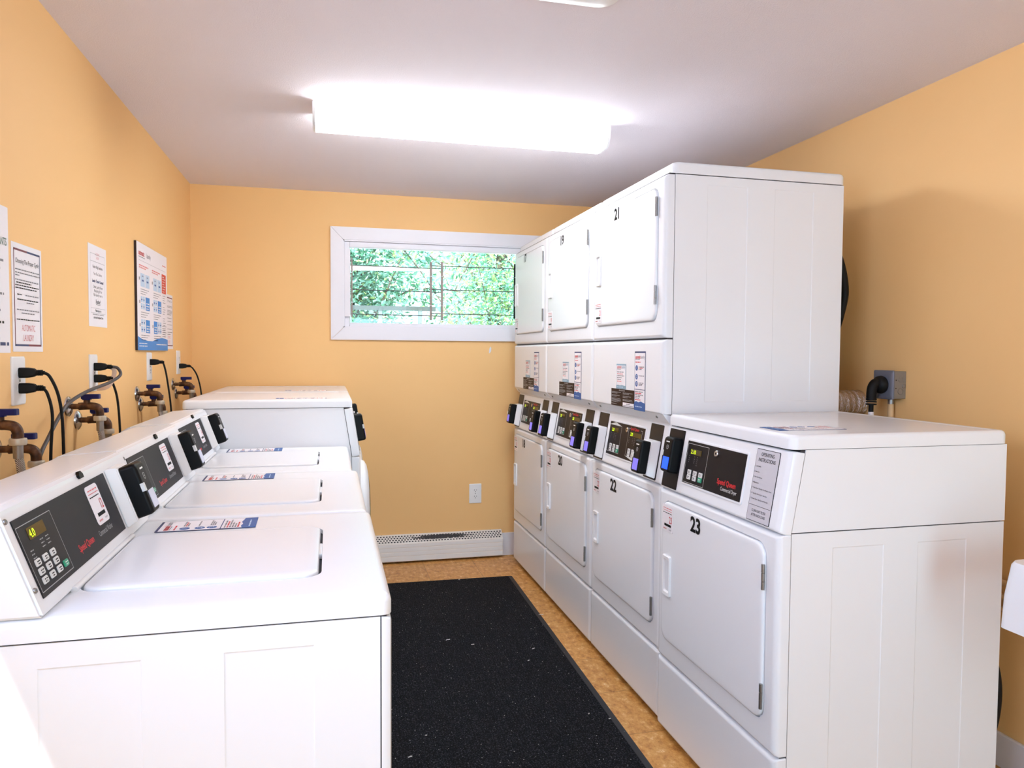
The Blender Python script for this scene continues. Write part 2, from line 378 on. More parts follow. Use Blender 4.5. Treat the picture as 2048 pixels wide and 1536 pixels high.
def tall_sticker(b, F, x, y, w, H, h, small=False, pale=False):
    nv, bl, rd = (INKTL, INKTL, INKRS) if pale else (INKN, INKB, INKR)
    b.plate(x, x+w, y, y+H, nv, h-.0006, h, .001, F, 2)
    b.plate(x+w*.03, x+w*.97, y+H*(.12), y+H-w*.06, PAPER, h, h+.0003, .0005, F, 1)
    hh = h+.0006
    b.text('automatic', x+w*.08, y+H*(.88 if not small else .82), w*.19, rd, hh, .62, .02, 'L', F)
    b.text('laundry', x+w*.58, y+H*(.88 if not small else .82), w*.19, INKG if not pale else nv, hh, .62, 0, 'L', F)
    b.words(x+w*.08, x+w*.5, y+H*(.86 if not small else .78), w*.035, INKG, hh, 4, F)
    b.prism([(x, y), (x+w, y), (x+w, y+H*.135), (x+w*.8, y+H*.145), (x+w*.6, y+H*.16), (x+w*.4, y+H*.14), (x+w*.2, y+H*.155), (x, y+H*.14)], h, h+.0005, bl, F)
    b.words(x+w*.1, x+w*.75, y+H*.06, w*.05, INKPB, hh+.0003, 5, F)
    if not small:
        b.words(x+w*.08, x+w*.55, y+H*.81, w*.06, rd, hh, 6, F)
        for k, yy in enumerate((.72, .57, .45)):
            b.lathe([(w*.11, 0), (w*.11, .0003)], INKB if not pale else INKTL, Matrix.Translation((0, 0, 0)) @ F @ Matrix.Translation((x+w*.2, y+H*yy, h+.0003)), 16)
            b.text(str(k+1), x+w*.2, y+H*yy-w*.05, w*.16, INKW, hh+.0003, .8, .02, 'C', F)
            for q in range(3 if k != 1 else 1): b.words(x+w*.4, x+w*(.9-.1*q), y+H*(yy-.008+.02-.02*q), w*.05, (rd if (q == 1 and k == 0) else INKG), hh, 7+k+q, F)
        b.plate(x, x+w, y+H*.352, y+H*.362, nv, h, h+.0006, .0003, F, 1)
        yy = .31
    else: yy = .66
    for k, (c, e) in enumerate(((INKG, .8), (rd, .7), (INKG, .85), (INKG, .6), (INKG, .5), (rd, .6))):
        b.words(x+w*.08, x+w*e, y+H*(yy-k*(.027 if not small else .075)), w*.055, c, hh, 20+k, F)

def reader(parent, M, lcd, bracket, name='card_reader', dp=.030):
    """payment reader; M: frame on the surface, third axis pointing out. origin = centre of the reader"""
    hw, hh = .031, .058
    z0 = dp if bracket else .0
    b = MB()
    loops = [(-hw, hw, -hh, hh, .008, z0), (-hw, hw, -hh, hh, .009, z0+.026), (-hw+.002, hw-.002, -hh+.002, hh-.003, .009, z0+.0315), (-hw+.005, hw-.005, -hh+.005, hh-.008, .008, z0+.034)]
    b.loft(loops, BLACK, M)
    top = z0+.034
    b.words(-.012, .012, .040, .006, INKW, top+.0004, 3, M)
    for r0 in (.0075, .0055):
        b.lathe([(r0, 0), (r0, .0004 if r0 > .006 else .0007)], GREYW if r0 > .006 else BLACK, M @ Matrix.Translation((0.001, .024, top)), 16)
    b.lathe([(.0022, 0), (.0022, .001)], GREYW, M @ Matrix.Translation((0.001, .024, top)), 8)
    c = b.build(name, parent)
    MB().plate(-hw-.001, -hw+.011, -.006, .012, KEYW, top-.006, top+.0012, .001, M).build('side_label', c)
    MB().plate(-.016, .025, -.048, -.008, lcd, top-.001, top+.0012, .001, M).build('screen', c)
    if bracket:
        b = MB()
        # tapering white holder between the machine and the reader
        prof = [(-.066, .0), (.066, .0), (.060, dp), (-.060, dp)]
        v = [(x, y, h) for x in (-.045, .045) for (y, h) in prof]
        v = [(-.046, prof[0][0], 0), (.046, prof[0][0], 0), (.046, prof[1][0], 0), (-.046, prof[1][0], 0),
             (-.036, prof[3][0], dp), (.036, prof[3][0], dp), (.036, prof[2][0], dp), (-.036, prof[2][0], dp)]
        b.raw(v, [(3, 2, 1, 0), (4, 5, 6, 7), (0, 1, 5, 4), (1, 2, 6, 5), (2, 3, 7, 6), (3, 0, 4, 7)], WHITE2, M)
        bmesh.ops.bevel(b.bm, geom=b.bm.edges[:], offset=.0022, segments=2, affect='EDGES')
        b.build('holder', c)
    return c

def buttons(parent, F, cx, rows, w=.011, hh=.0075, green=None, h=.0005):
    for (a, v) in rows:
        k = MB(); k.loft([(a-w, a+w, v-hh, v+hh, .002, h), (a-w, a+w, v-hh, v+hh, .002, h+.0012), (a-w+.001, a+w-.001, v-hh+.001, v+hh-.001, .002, h+.002)], KEYG if (a, v) == green else KEYW, F, n=3)
        k.words(a-w*.6, a+w*.6, v+.0008, .0028, INKK if (a, v) != green else INKW, h+.0023, int(a*1e4), F)
        k.words(a-w*.5, a+w*.4, v-.0030, .0028, INKK if (a, v) != green else INKW, h+.0023, int(a*1e4)+3, F)
        k.build('keypad_button', parent)

# ------------------------------------------------------------ dryers
DW = .6877
def u(a): return DW-a
def dryer_face(root, z0, zt, num, dz0, dz1, hz, hinge, sticker, numpos, numsz=.064):
    """front panel with a pocket and its door; z0..zt panel, dz0..dz1 door"""
    F = frame((0, DW, 0), (0, -1, 0), (0, 0, 1))
    e = .0015; d0, d1 = u(.645), u(.055)
    b = MB()
    b.loft([(e, DW-e, z0, zt, .004, -.034), (e, DW-e, z0, zt, .004, -.014), (e+.004, DW-e-.004, z0+.003, zt-.003, .006, -.005), (e+.013, DW-e-.013, z0+.008, zt-.008, .008, -.0005),
            (e+.02, DW-e-.02, z0+.012, zt-.012, .01, 0), (d0-.004, d1+.004, dz0-.004, dz1+.004, .040, 0), (d0-.004, d1+.004, dz0-.004, dz1+.004, .040, -.008)], WHITE, F, n=6)
    fp = b.build('front_panel', root)
    d = MB().loft([(d0, d1, dz0, dz1, .037, -.0075), (d0, d1, dz0, dz1, .037, .003), (d0+.002, d1-.002, dz0+.002, dz1-.002, .036, .0062), (d0+.006, d1-.006, dz0+.006, dz1-.006, .033, .0078), (d0+.014, d1-.014, dz0+.014, dz1-.014, .03, .008)], WHITE, F, n=6).build('door', root)
    # cup handle
    x0, x1 = u(.624), u(.572); h0, h1 = hz
    hb = MB().loft([(x0, x1, h0, h1, .006, .0078), (x0, x1, h0, h1, .006, .014), (x0+.002, x1-.002, h0+.002, h1-.002, .006, .016), (x0+.009, x1-.005, h0+.012, h1-.012, .006, .015), (x0+.013, x1-.007, h0+.018, h1-.018, .006, .004)], WHITE2, F)
    hb.build('door_handle', d)
    for z in hinge:
        k = MB(); k.box(-.0085, -.003, .0535, .059, z-.032, z+.032, STEEL, .001)
        k.lathe([(.0045, -.033), (.0045, -.012), (.0036, -.0115), (.0036, -.0105), (.0045, -.010), (.0045, .010), (.0036, .0105), (.0036, .0115), (.0045, .012), (.0045, .033)], STEEL, Matrix.Translation((-.008, .055, z)), 12)
        lbl(k.build('hinge', d), 'steel hinge')
    nb = MB().text(num, u(numpos[0]), numpos[1], numsz, INKK, .0088, 1.0, .034, 'C', F)
    lbl(nb.build('door_number', d, smooth=False), 'black stick-on number '+num)
    sb = MB(); qr_sticker(sb, F, u(sticker[0]), sticker[1], .078, .088, num, .0088); lbl(sb.build('number_label', d, smooth=False), 'white label with red number '+num)
    return d
def control_housing(root, single):
    Ft = frame((0, DW, .836), (0, -1, 0), (-.0, 0, 1))
    T = frame((0, DW, .836), (0, -1, 0), (.036, 0, .211))
    b = MB(); b.loft([(.0015, DW-.0015, .0, .211, .004, -.034), (.0015, DW-.0015, .0, .211, .004, -.014), (.006, DW-.006, .002, .210, .006, -.004), (.016, DW-.016, .005, .207, .008, -.0), (.024, DW-.024, .010, .203, .008, .0008)], WHITE, T, n=5)
    hs = b.build('control_housing', root)
    # side of the housing behind the slanted front
    P = frame((0, 0, 0), (1, 0, 0), (0, 0, 1))   # normal = -y
    s = MB(); s.prism([(.0368, .8370), (.70, .8370), (.70, 1.0460), (.0735, 1.0460)], -DW+.003, -.003, WHITE, P); s.build('housing_side', root)
    # framed panel
    p0, p1 = u(.535), u(.184)
    b = MB(); b.loft([(p0, p1, .036, .183, .006, .0005), (p0, p1, .036, .183, .006, .003), (p0+.0015, p1-.0015, .0375, .1815, .005, .0038), (p0+.006, p1-.006, .042, .177, .002, .0038), (p0+.0065, p1-.0065, .0425, .1765, .002, .0028)], WHITE, T, n=3)
    b.build('panel_bezel', root)
    h = .0046
    pan = MB(); pan.plate(u(.528), u(.191), .043, .176, PANELB if single else mat('brown_black_panel', (26, 16, 16), .4, spec=.25), .002, h, .001, T)
    def outline(poly, m=KEYW, w=.0011):
        n = len(poly)
        for i in range(n):
            a = Vector(poly[i]); c = Vector(poly[(i+1) % n]); t = (c-a).normalized(); q = Vector((-t.y, t.x))*w/2
            pan.raw([(*(a-q), h+.0003), (*(c-q), h+.0003), (*(c+q), h+.0003), (*(a+q), h+.0003)], [(0, 1, 2, 3)], m, T)
    def legend(ax):
        for da, l in ((.0, 2), (-.033, 2), (-.05, 3)):
            pan.lathe([(.0008, 0), (.0008, .0004)], KEYW, T @ Matrix.Translation((u(ax+da), .130, h)), 6)
            for q in range(l+1): pan.words(u(ax+da)-.0025, u(ax+da)+.0035, .122-.006*q, .003, INKG, h+.0003, q+int(ax*100), T)
    if single:
        outline([(u(.523), .046), (u(.523), .168), (u(.395), .168), (u(.395), .046)]); legend(.505)
        pan.text('Speed Queen', u(.321), .074, .0215, INKR, h+.0004, .86, .022, 'L', T)
        pan.text('Commercial Dryer', u(.297), .0575, .0155, INKW, h+.0004, .72, 0, 'L', T)
    else:
        outline([(u(.525), .055), (u(.528), .163), (u(.471), .175), (u(.407), .163), (u(.402), .055)])
        pan.prism([(u(.527), .163), (u(.471), .174), (u(.408), .163)], h, h+.0003, KEYW, T); pan.text('UP', u(.470), .1655, .006, INKK, h+.0006, 1, 0, 'C', T)
        outline([(u(.333), .057), (u(.335), .165), (u(.212), .165), (u(.209), .057)]); legend(.505); legend(.32)
        pan.prism([(u(.333), .057), (u(.209), .057), (u(.27), .047)], h, h+.0003, KEYW, T)
        pan.plate(u(.318), u(.226), .158, .172, mat('brown_black_panel'), h, h+.0005, .0005, T, 1)
        pan.text('Speed Queen', u(.319), .160, .0165, INKR, h+.0008, .86, .022, 'L', T)
    cp = pan.build('control_panel', root, smooth=False)
    disp = [(.502, .434, '2.10' if single else '2.0')] + ([] if single else [(.316, .215, '2.0')])
    for a0, a1, s_ in disp:
        k = MB(); k.plate(u(a0), u(a1), .136, .153, LEDB, h, h+.0012, .001, T); k.text(s_, u(a0)+.004, .138, .018, LEDG, h+.0016, 1.0, 0, 'L', T); k.build('display', cp)
    gr = (u(.419), .065)
    buttons(cp, T, 0, [(u(.489), .080), (u(.454), .080), (u(.419), .080), (u(.489), .064), (u(.454), .064), gr], green=gr, h=h)
    if not single:
        gr = (u(.235), .066)
        buttons(cp, T, 0, [(u(.303), .081), (u(.268), .081), (u(.235), .081), (u(.303), .066), (u(.268), .066), gr], green=gr, h=h)
    k = MB(); k.lathe([(.010, 0), (.010, .004), (.0085, .0055), (.004, .0055), (.004, .004), (.0015, .004)], CHROME, T @ Matrix.Translation((u(.345), .157, h)), 20)
    k.box(-.001, .001, -.003, .003, .004, .0062, BLACK, 0, M=T @ Matrix.Translation((u(.345), .157, h)))
    lbl(k.build('key_lock', cp), 'round chrome key lock')
    def pad(a0, a1):
        k = MB(); k.loft([(u(a1), u(a0), .008, .203, .004, 0), (u(a1), u(a0), .008, .203, .004, .002), (u(a1)+.001, u(a0)-.001, .009, .202, .003, .0026)], PANELB if single else PAD, T, n=3); return k.build('blank_plate', root)
    pad(.562, .668)
    if single:
        b = MB(); x0, x1 = u(.151), u(.047); b.plate(x0, x1, .008, .200, INKK, 0, .0020, .003, T); b.plate(x0+.0015, x1-.0015, .0095, .1985, LABELG, .002, .0024, .002, T)
        hh = .0028; cx = (x0+x1)/2
        b.text('OPERATING', cx, .182, .0135, INKK, hh, .80, .008, 'C', T); b.text('INSTRUCTIONS', cx, .167, .0135, INKK, hh, .80, .008, 'C', T)
        for q, (t_, v) in enumerate((('1. Load Laundry', .153), ('2. Close Door', .138), ('3. Select Cycle Selection', .124), ('4. Make Payment', .109), ('5. To Start Dryer - Press Start - Door Must be Closed', .095), ('6. To Stop Dryer During Cycle - Open Door', .080), ('7. To Restart Dryer - Close Door and Press Start', .066))):
            b.text(t_, x0+.004, v-.0015, .0054, INKK, hh, .74, .004, 'L', T)
        b.plate(x0+.004, x1-.004, .0495, .0503, INKK, hh-.0004, hh, .0002, T, 1)
        b.text('CLEAN LINT FILTER', cx, .033, .0098, INKK, hh, .74, .006, 'C', T); b.text('AFTER EACH LOAD', cx, .0215, .0098, INKK, hh, .74, .006, 'C', T)
        lbl(b.build('instruction_label', root, smooth=False), 'grey operating instructions label')
        reader(root, T @ Matrix.Translation((u(.603), .117, .0026)), LCDB, False)
    else:
        pad(.050, .153)
        # vertical frames for the holders
        for a in (.607, .099):
            reader(root, T @ Matrix.Translation((u(a), .080, .0026)), LCDV, True)
def side_panel(b, X0, X1, Z0, Z1, xp, zp, y, d=.0022, w=.003):
    """pressed steel side facing -y with shallow pressed-in panels: xp, zp are the panels' (start, end) along x and z"""
    xs = sorted({X0, X1, *[q for p in xp for q in p]}); zs = sorted({Z0, Z1, *[q for p in zp for q in p]})
    for i in range(len(xs)-1):
        for k in range(len(zs)-1):
            a, c, e, f = xs[i], xs[i+1], zs[k], zs[k+1]
            if (a, c) in xp and (e, f) in zp:
                o_ = [(a, y, e), (c, y, e), (c, y, f), (a, y, f)]; n_ = [(a+w, y+d, e+w), (c-w, y+d, e+w), (c-w, y+d, f-w), (a+w, y+d, f-w)]
                b.raw(o_+n_, [(0, 1, 5, 4), (1, 2, 6, 5), (2, 3, 7, 6), (3, 0, 4, 7), (4, 5, 6, 7)], WHITE)
            else: b.raw([(a, y, e), (c, y, e), (c, y, f), (a, y, f)], [(0, 1, 2, 3)], WHITE)
    b.raw([(X0, y, Z0), (X1, y, Z0), (X1, y, Z1), (X0, y, Z1), (X0, y+.003, Z0), (X1, y+.003, Z0), (X1, y+.003, Z1), (X0, y+.003, Z1)], [(0, 4, 5, 1), (1, 5, 6, 2), (2, 6, 7, 3), (3, 7, 4, 0)], WHITE)
def cap(root, z0, z1, name='top_cap', lid=True):
    e = .001
    b = MB(); r = .022
    L = [(.030, .705, e, DW-e, r, z0), (.030, .705, e, DW-e, r, z1-.012), (.032, .703, e+.002, DW-e-.002, r, z1-.005), (.037, .698, e+.007, DW-e-.007, r*.8, z1-.001), (.043, .690, e+.013, DW-e-.013, r*.7, z1), (.052, .682, e+.022, DW-e-.022, r*.6, z1), (.056, .678, e+.026, DW-e-.026, r*.6, z1-.0025)]
    b.loft([(x0, x1, y0, y1, r_, h) for x0, x1, y0, y1, r_, h in L], WHITE, n=6)
    return b.build(name, root)
def dryer_common(root, ztop):
    b = MB(); pr = [(.016, .035), (.69, .035), (.69, ztop+.002 if ztop > 1.5 else 1.048), (.016, ztop+.002), (.016, 1.078), (.062, 1.070), (.062, 1.046), (.024, .836)]
    if ztop < 1.5: pr = [(.016, .035), (.69, .035), (.69, 1.0485), (.061, 1.0485), (.024, .836)]
    b.prism(pr, -DW+.0065, -.0065, SEAM, frame((0, 0, 0), (1, 0, 0), (0, 0, 1))); b.build('gap_shade_core', root)  # dark core put inside so the panel gaps look shaded
    b = MB(); b.box(.0368, .698, .0056, DW-.003, .028, ztop-.002, WHITE); side_panel(b, .0368, .698, .028, ztop-.002, [(.157, .312), (.418, .575)], [(.10, .793)]+([(1.12, 1.865)] if ztop > 1.5 else []), .003)
    for x in (.08, .64):
        for y in (.06, DW-.06): b.lathe([(.02, 0), (.02, .012), (.009, .013), (.009, .03)], BLACKM, Matrix.Translation((x, y, 0)), 12)
    b.build('cabinet', root)
    F = frame((0, DW, 0), (0, -1, 0), (0, 0, 1)); e = .0015
    b = MB(); b.loft([(e, DW-e, .022, .258, .004, -.034), (e, DW-e, .022, .258, .004, -.014), (e+.004, DW-e-.004, .024, .255, .006, -.005), (e+.013, DW-e-.013, .028, .250, .008, -.0005), (e+.022, DW-e-.022, .034, .244, .008, 0)], WHITE, F, n=5)
    b.build('plinth_panel', root)
SX = 1.088
def single_dryer(y0):
    root = thing('single_dryer', 'white front-loading dryer with door number 23 and grey instruction label', 'dryer', (SX, y0, 0))
    dryer_common(root, .836)
    dryer_face(root, .262, .832, '23', .335, .797, (.488, .622), (.40, .713), (.640, .700), (.414, .742))
    control_housing(root, True); cap(root, 1.0475, 1.084)
    b = MB(); F = frame((.30, .10, 1.0816), (0, -1, 0), (1, 0, 0))
    F = frame((.08, .12, 1.0816), (1, 0, 0), (0, 1, 0))
    tall_sticker(b, F @ Matrix.Rotation(-math.pi/2, 4, 'Z') @ Matrix.Translation((-.10, 0, 0)), 0, 0, .094, .21, .0006)
    lbl(b.build('top_label', root, smooth=False), 'white and blue laundry instruction label')
    return root
def stacked_dryer(y0, top, low, label):
    root = thing('stacked_dryer', label, 'dryer', (SX+.012, y0, 0), 'stacked dryers against the right wall')
    dryer_common(root, 1.896)
    dryer_face(root, .262, .832, low, .335, .797, (.488, .622), (.40, .713), (.640, .700), (.414, .742))
    control_housing(root, False)
    dryer_face(root, 1.341, 1.893, top, 1.402, 1.858, (1.566, 1.700), (1.49, 1.793), (.642, 1.413), (.412, 1.812), .060)
    F = frame((0, DW, 0), (0, -1, 0), (0, 0, 1)); e = .0015
    # service panel with a lip that turns in at the bottom
    b = MB()
    b.loft([(e, DW-e, 1.078, 1.336, .004, -.034), (e, DW-e, 1.078, 1.336, .004, -.014), (e+.004, DW-e-.004, 1.079, 1.333, .006, -.005), (e+.013, DW-e-.013, 1.082, 1.328, .008, -.0005), (e+.022, DW-e-.022, 1.086, 1.322, .008, 0)], WHITE, F, n=5)
    b.prism([(.000+.002, 1.083), (.034, 1.083), (.034, 1.049), (.028, 1.049)], -DW+e+.006, -e-.006, WHITE, frame((0, 0, 0), (1, 0, 0), (0, 0, 1)))
    b.build('service_panel', root)
    LF = frame((.016, DW, 1.066), (0, -1, 0), (-.026, 0, .034))
    for a in (.075, .625):
        k = MB(); k.lathe([(.0055, 0), (.0055, .002), (.004, .0032)], STEEL, LF @ Matrix.Translation((u(a), 0, .0008)), 14); k.box(-.004, .004, -.0006, .0006, .003, .0036, BLACK, M=LF @ Matrix.Translation((u(a), 0, .0008))); k.build('screw', root)
    b = MB(); h = .0012
    b.plate(u(.464), u(.237), 1.082, 1.149, INKBR, 0, h, .0005, F)
    b.text('OPERATING INSTRUCTIONS', u(.355), 1.1415, .0058, INKW, h+.0004, .8, 0, 'C', F)
    for col in (0, 1):
        x0 = u(.458)+col*.112
        for q, e_ in enumerate((.95, .6, 0, .8, .5, 0, .9, .95, .9, .7, 0, .5)):
            if e_ and not (col and q > 7): b.words(x0, x0+.100*e_, 1.1345-q*.0042, .0032, GREYW, h+.0004, q+col*31, F)
    b.plate(u(.345), u(.240), 1.084, 1.099, PAPER, h, h+.0004, .0004, F, 1); b.words(u(.31), u(.275), 1.093, .0035, INKK, h+.0008, 2, F); b.words(u(.34), u(.245), 1.087, .003, INKK, h+.0008, 3, F)
    lbl(b.build('instruction_label', root, smooth=False), 'dark brown instruction label')
    b = MB(); tall_sticker(b, F, u(.236), 1.078, .094, .217, .0012); lbl(b.build('payment_label', root, smooth=False), 'tall white and blue payment label')
    b = MB(); tall_sticker(b, F, u(.413), 1.1495, .094, .097, .0012, True, True); lbl(b.build('help_label', root, smooth=False), 'small pale blue help label')
    cap(root, 1.897, 1.937)
    return root
Y0 = 1.5866
single_dryer(Y0)
for k, (t_, l_, lab) in enumerate((('21', '22', 'white stacked dryer nearest the camera, numbered 21 over 22, beside the single dryer'), ('19', '20', 'white stacked dryer in the middle of the three, numbered 19 over 20'), ('17', '18', 'white stacked dryer farthest away beside the window, numbered 17 over 18'))):
    stacked_dryer(2.279+k*(DW-.0005), t_, l_, lab)

# ------------------------------------------------------------ top-load washers
WW = .655
def washer(x0, y0, num, disp, label):
    root = thing('top_load_washer', label, 'washing machine', (x0, y0, 0), 'top load washers in the left row')
    D = .72
    b = MB(); b.box(-D+.01, -.008, .0065, WW-.0065, .035, .8575, SEAM); b.build('gap_shade_core', root)  # dark filler behind the panels, imitating shade in the washer's seams
    b = MB(); b.box(-D, -.0185, .0056, WW-.003, .03, .854, WHITE)
    side_panel(b, -D, -.0185, .03, .854, [(-.515, -.375), (-.258, -.122)], [(.10, .817)], .003)
    for x in (-.08, -.64):
        for y in (.06, WW-.06): b.lathe([(.02, 0), (.02, .012), (.009, .013), (.009, .032)], BLACKM, Matrix.Translation((x, y, 0)), 12)
    b.build('cabinet', root)
    G = frame((0, 0, 0), (0, 1, 0), (0, 0, 1)); e = .002
    b = MB(); b.loft([(e, WW-e, .03, .8535, .004, -.0165), (e, WW-e, .03, .853, .004, -.008), (e+.003, WW-e-.003, .033, .851, .004, -.002), (e+.010, WW-e-.010, .04, .846, .004, 0)], WHITE, G, n=4); b.build('front_panel', root)
    # deck with the lid's pocket: loops in x (depth), y
    e = .001; lx0, lx1, ly0, ly1 = -.497, -.118, .128, .500
    b = MB(); b.loft([(-D, 0, e, WW-e, .016, .857), (-D, 0, e, WW-e, .016, .878), (-D+.002, -.002, e+.002, WW-e-.002, .016, .884), (-D+.007, -.007, e+.007, WW-e-.007, .014, .8885), (-D+.015, -.015, e+.015, WW-e-.015, .014, .8905), (-D+.03, -.035, e+.035, WW-e-.035, .02, .8907),
                      (lx0-.004, lx1+.0056, ly0-.003, ly1+.003, .034, .8895), (lx0-.004, lx1+.0056, ly0-.003, ly1+.003, .034, .8785)], WHITE, n=6)
    b.build('top_deck', root)
    b = MB(); b.loft([(lx0, lx1, ly0, ly1, .031, .8795), (lx0, lx1, ly0, ly1, .031, .8905), (lx0+.002, lx1-.002, ly0+.002, ly1-.002, .03, .8935), (lx0+.007, lx1-.008, ly0+.007, ly1-.007, .026, .895), (lx0+.03, lx1-.02, ly0+.02, ly1-.02, .02, .8955)], WHITE, n=6)
    lid = b.build('lid', root)
    MB().tube([(lx0-.007, ly0+.004, .8925), (lx0-.007, ly1-.004, .8925)], .0055, WHITE2, 12, 1).build('lid_hinge', lid)
    # dark strips standing in for the shade in the lid's front gap
    b = MB()
    for y0_, y1_ in ((ly0+.010, .275), (.359, ly1-.010)): b.box(lx1+.0004, lx1+.0052, y0_, y1_, .8785, .8800, SEAM)
    b.build('lid_gap_shade', root)
    b = MB(); b.box(lx1-.004, lx1+.0056, .275, .359, .879, .8895, WHITE, .002); b.build('finger_rest', root)
    b = MB(); K = frame((-.468, .524, .8909), (1, 0, 0), (0, 1, 0))
    tall_sticker(b, K @ Matrix.Rotation(math.radians(1.2), 4, 'Z') @ Matrix(((0, -1, 0, .208), (1, 0, 0, 0), (0, 0, 1, 0), (0, 0, 0, 1))), 0, 0, .098, .208, .0006)
    lbl(b.build('top_label', root, smooth=False), 'white and blue instruction label')
    # console
    P = frame((0, 0, 0), (1, 0, 0), (0, 0, 1)); dx = -.097
    pr = [(-.505, .8915), (-.560, 1.0455), (-.566, 1.0525), (-.574, 1.0545), (-.685, 1.0465), (-.712, 1.030), (-.716, .8915)]
    b = MB(); b.prism(pr, -WW+.002, -.002, WHITE, P); bmesh.ops.bevel(b.bm, geom=[e_ for e_ in b.bm.edges if abs((e_.verts[0].co-e_.verts[1].co).y) < .01 or abs((e_.verts[0].co-e_.verts[1].co).y) > .5], offset=.004, segments=2, affect='EDGES')
    con = b.build('console', root)
    T = frame((-.505, 0, .893), (0, 1, 0), (-.055, 0, .154))
    # trim strip lines at the two ends
    b = MB()
    b.plate(.026, .476, .022, .147, PANEL, -.0005, .0012, .0008, T); h = .0012
    def ol(poly, w=.0012):
        for i in range(len(poly)):
            a = Vector(poly[i]); c = Vector(poly[(i+1) % len(poly)]); t = (c-a).normalized(); q = Vector((-t.y, t.x))*w/2
            b.raw([(*(a-q), h+.0004), (*(c-q), h+.0004), (*(c+q), h+.0004), (*(a+q), h+.0004)], [(0, 1, 2, 3)], GREYW, T)
    b.plate(.029, .163, .030, .134, PANELB, h-.0002, h+.0003, .0005, T, 1)
    ol([(.029, .030), (.163, .030), (.163, .134), (.029, .134)])
    for i in range(4):
        for q in range(3 if i != 1 else 0): b.words(.045+.022*i, .058+.022*i, .100-.006*q-(i == 0)*.008, .0026, GREYW, h+.0004, i*7+q, T)
    b.text('Speed Queen', .214, .0425, .0182, INKR, h+.0004, .80, .02, 'L', T); b.text('Commercial Washer', .326, .0425, .0158, GREYW, h+.0004, .62, 0, 'L', T)
    cp = b.build('control_panel', con, smooth=False)
    k = MB(); k.plate(.058, .124, .108, .127, LEDB, h, h+.001, .001, T); k.text(disp, .062, .1105, .0185, LEDG, h+.0014, .9, 0, 'L', T); k.build('display', cp)
    gr = (.142, .045)
    buttons(cp, T, 0, [(.052+.0305*i, .073-.0145*j) for i in range(3) for j in range(3)]+[gr], w=.0095, hh=.0055, green=gr, h=h+.0003)
    k = MB(); qr_sticker(k, T, .342, .060, .070, .078, num, h+.0008); lbl(k.build('number_label', con, smooth=False), 'white label with red number '+num)
    for a, v in ((.012, .150), (.012, .040)):
        k = MB(); k.lathe([(.0045, 0), (.0045, .0015), (.0034, .0028), (.0018, .0028), (.0014, .0018)], STEEL, T @ Matrix.Translation((a, v, -.0003)), 16); k.build('screw', con)
    k = MB(); k.prism([(-.011, -.004), (.011, -.004), (.0115, .003), (.004, .010), (-.004, .010), (-.0115, .003)], 0, .006, BLACK, frame((-.562, .354, 1.044), (0, 1, 0), (-.055, 0, .154))); lbl(k.build('lock_plug', con), 'black rubber lock plug')
    # reader on its white holder at the far end
    M = T @ Matrix.Translation((.535, .085, .0))
    reader(con, M, LCDW, True, dp=.022)
    return root
washer(.097, 1.184, '12', '4.0', 'white top loading washer nearest the camera, with label number 12')
washer(.090, 1.841, '13', '4.0', 'white top loading washer with label number 13, middle of the three')
washer(.074, 2.498, '14', '4.0', 'white top loading washer with label number 14, beside the taller front loader')

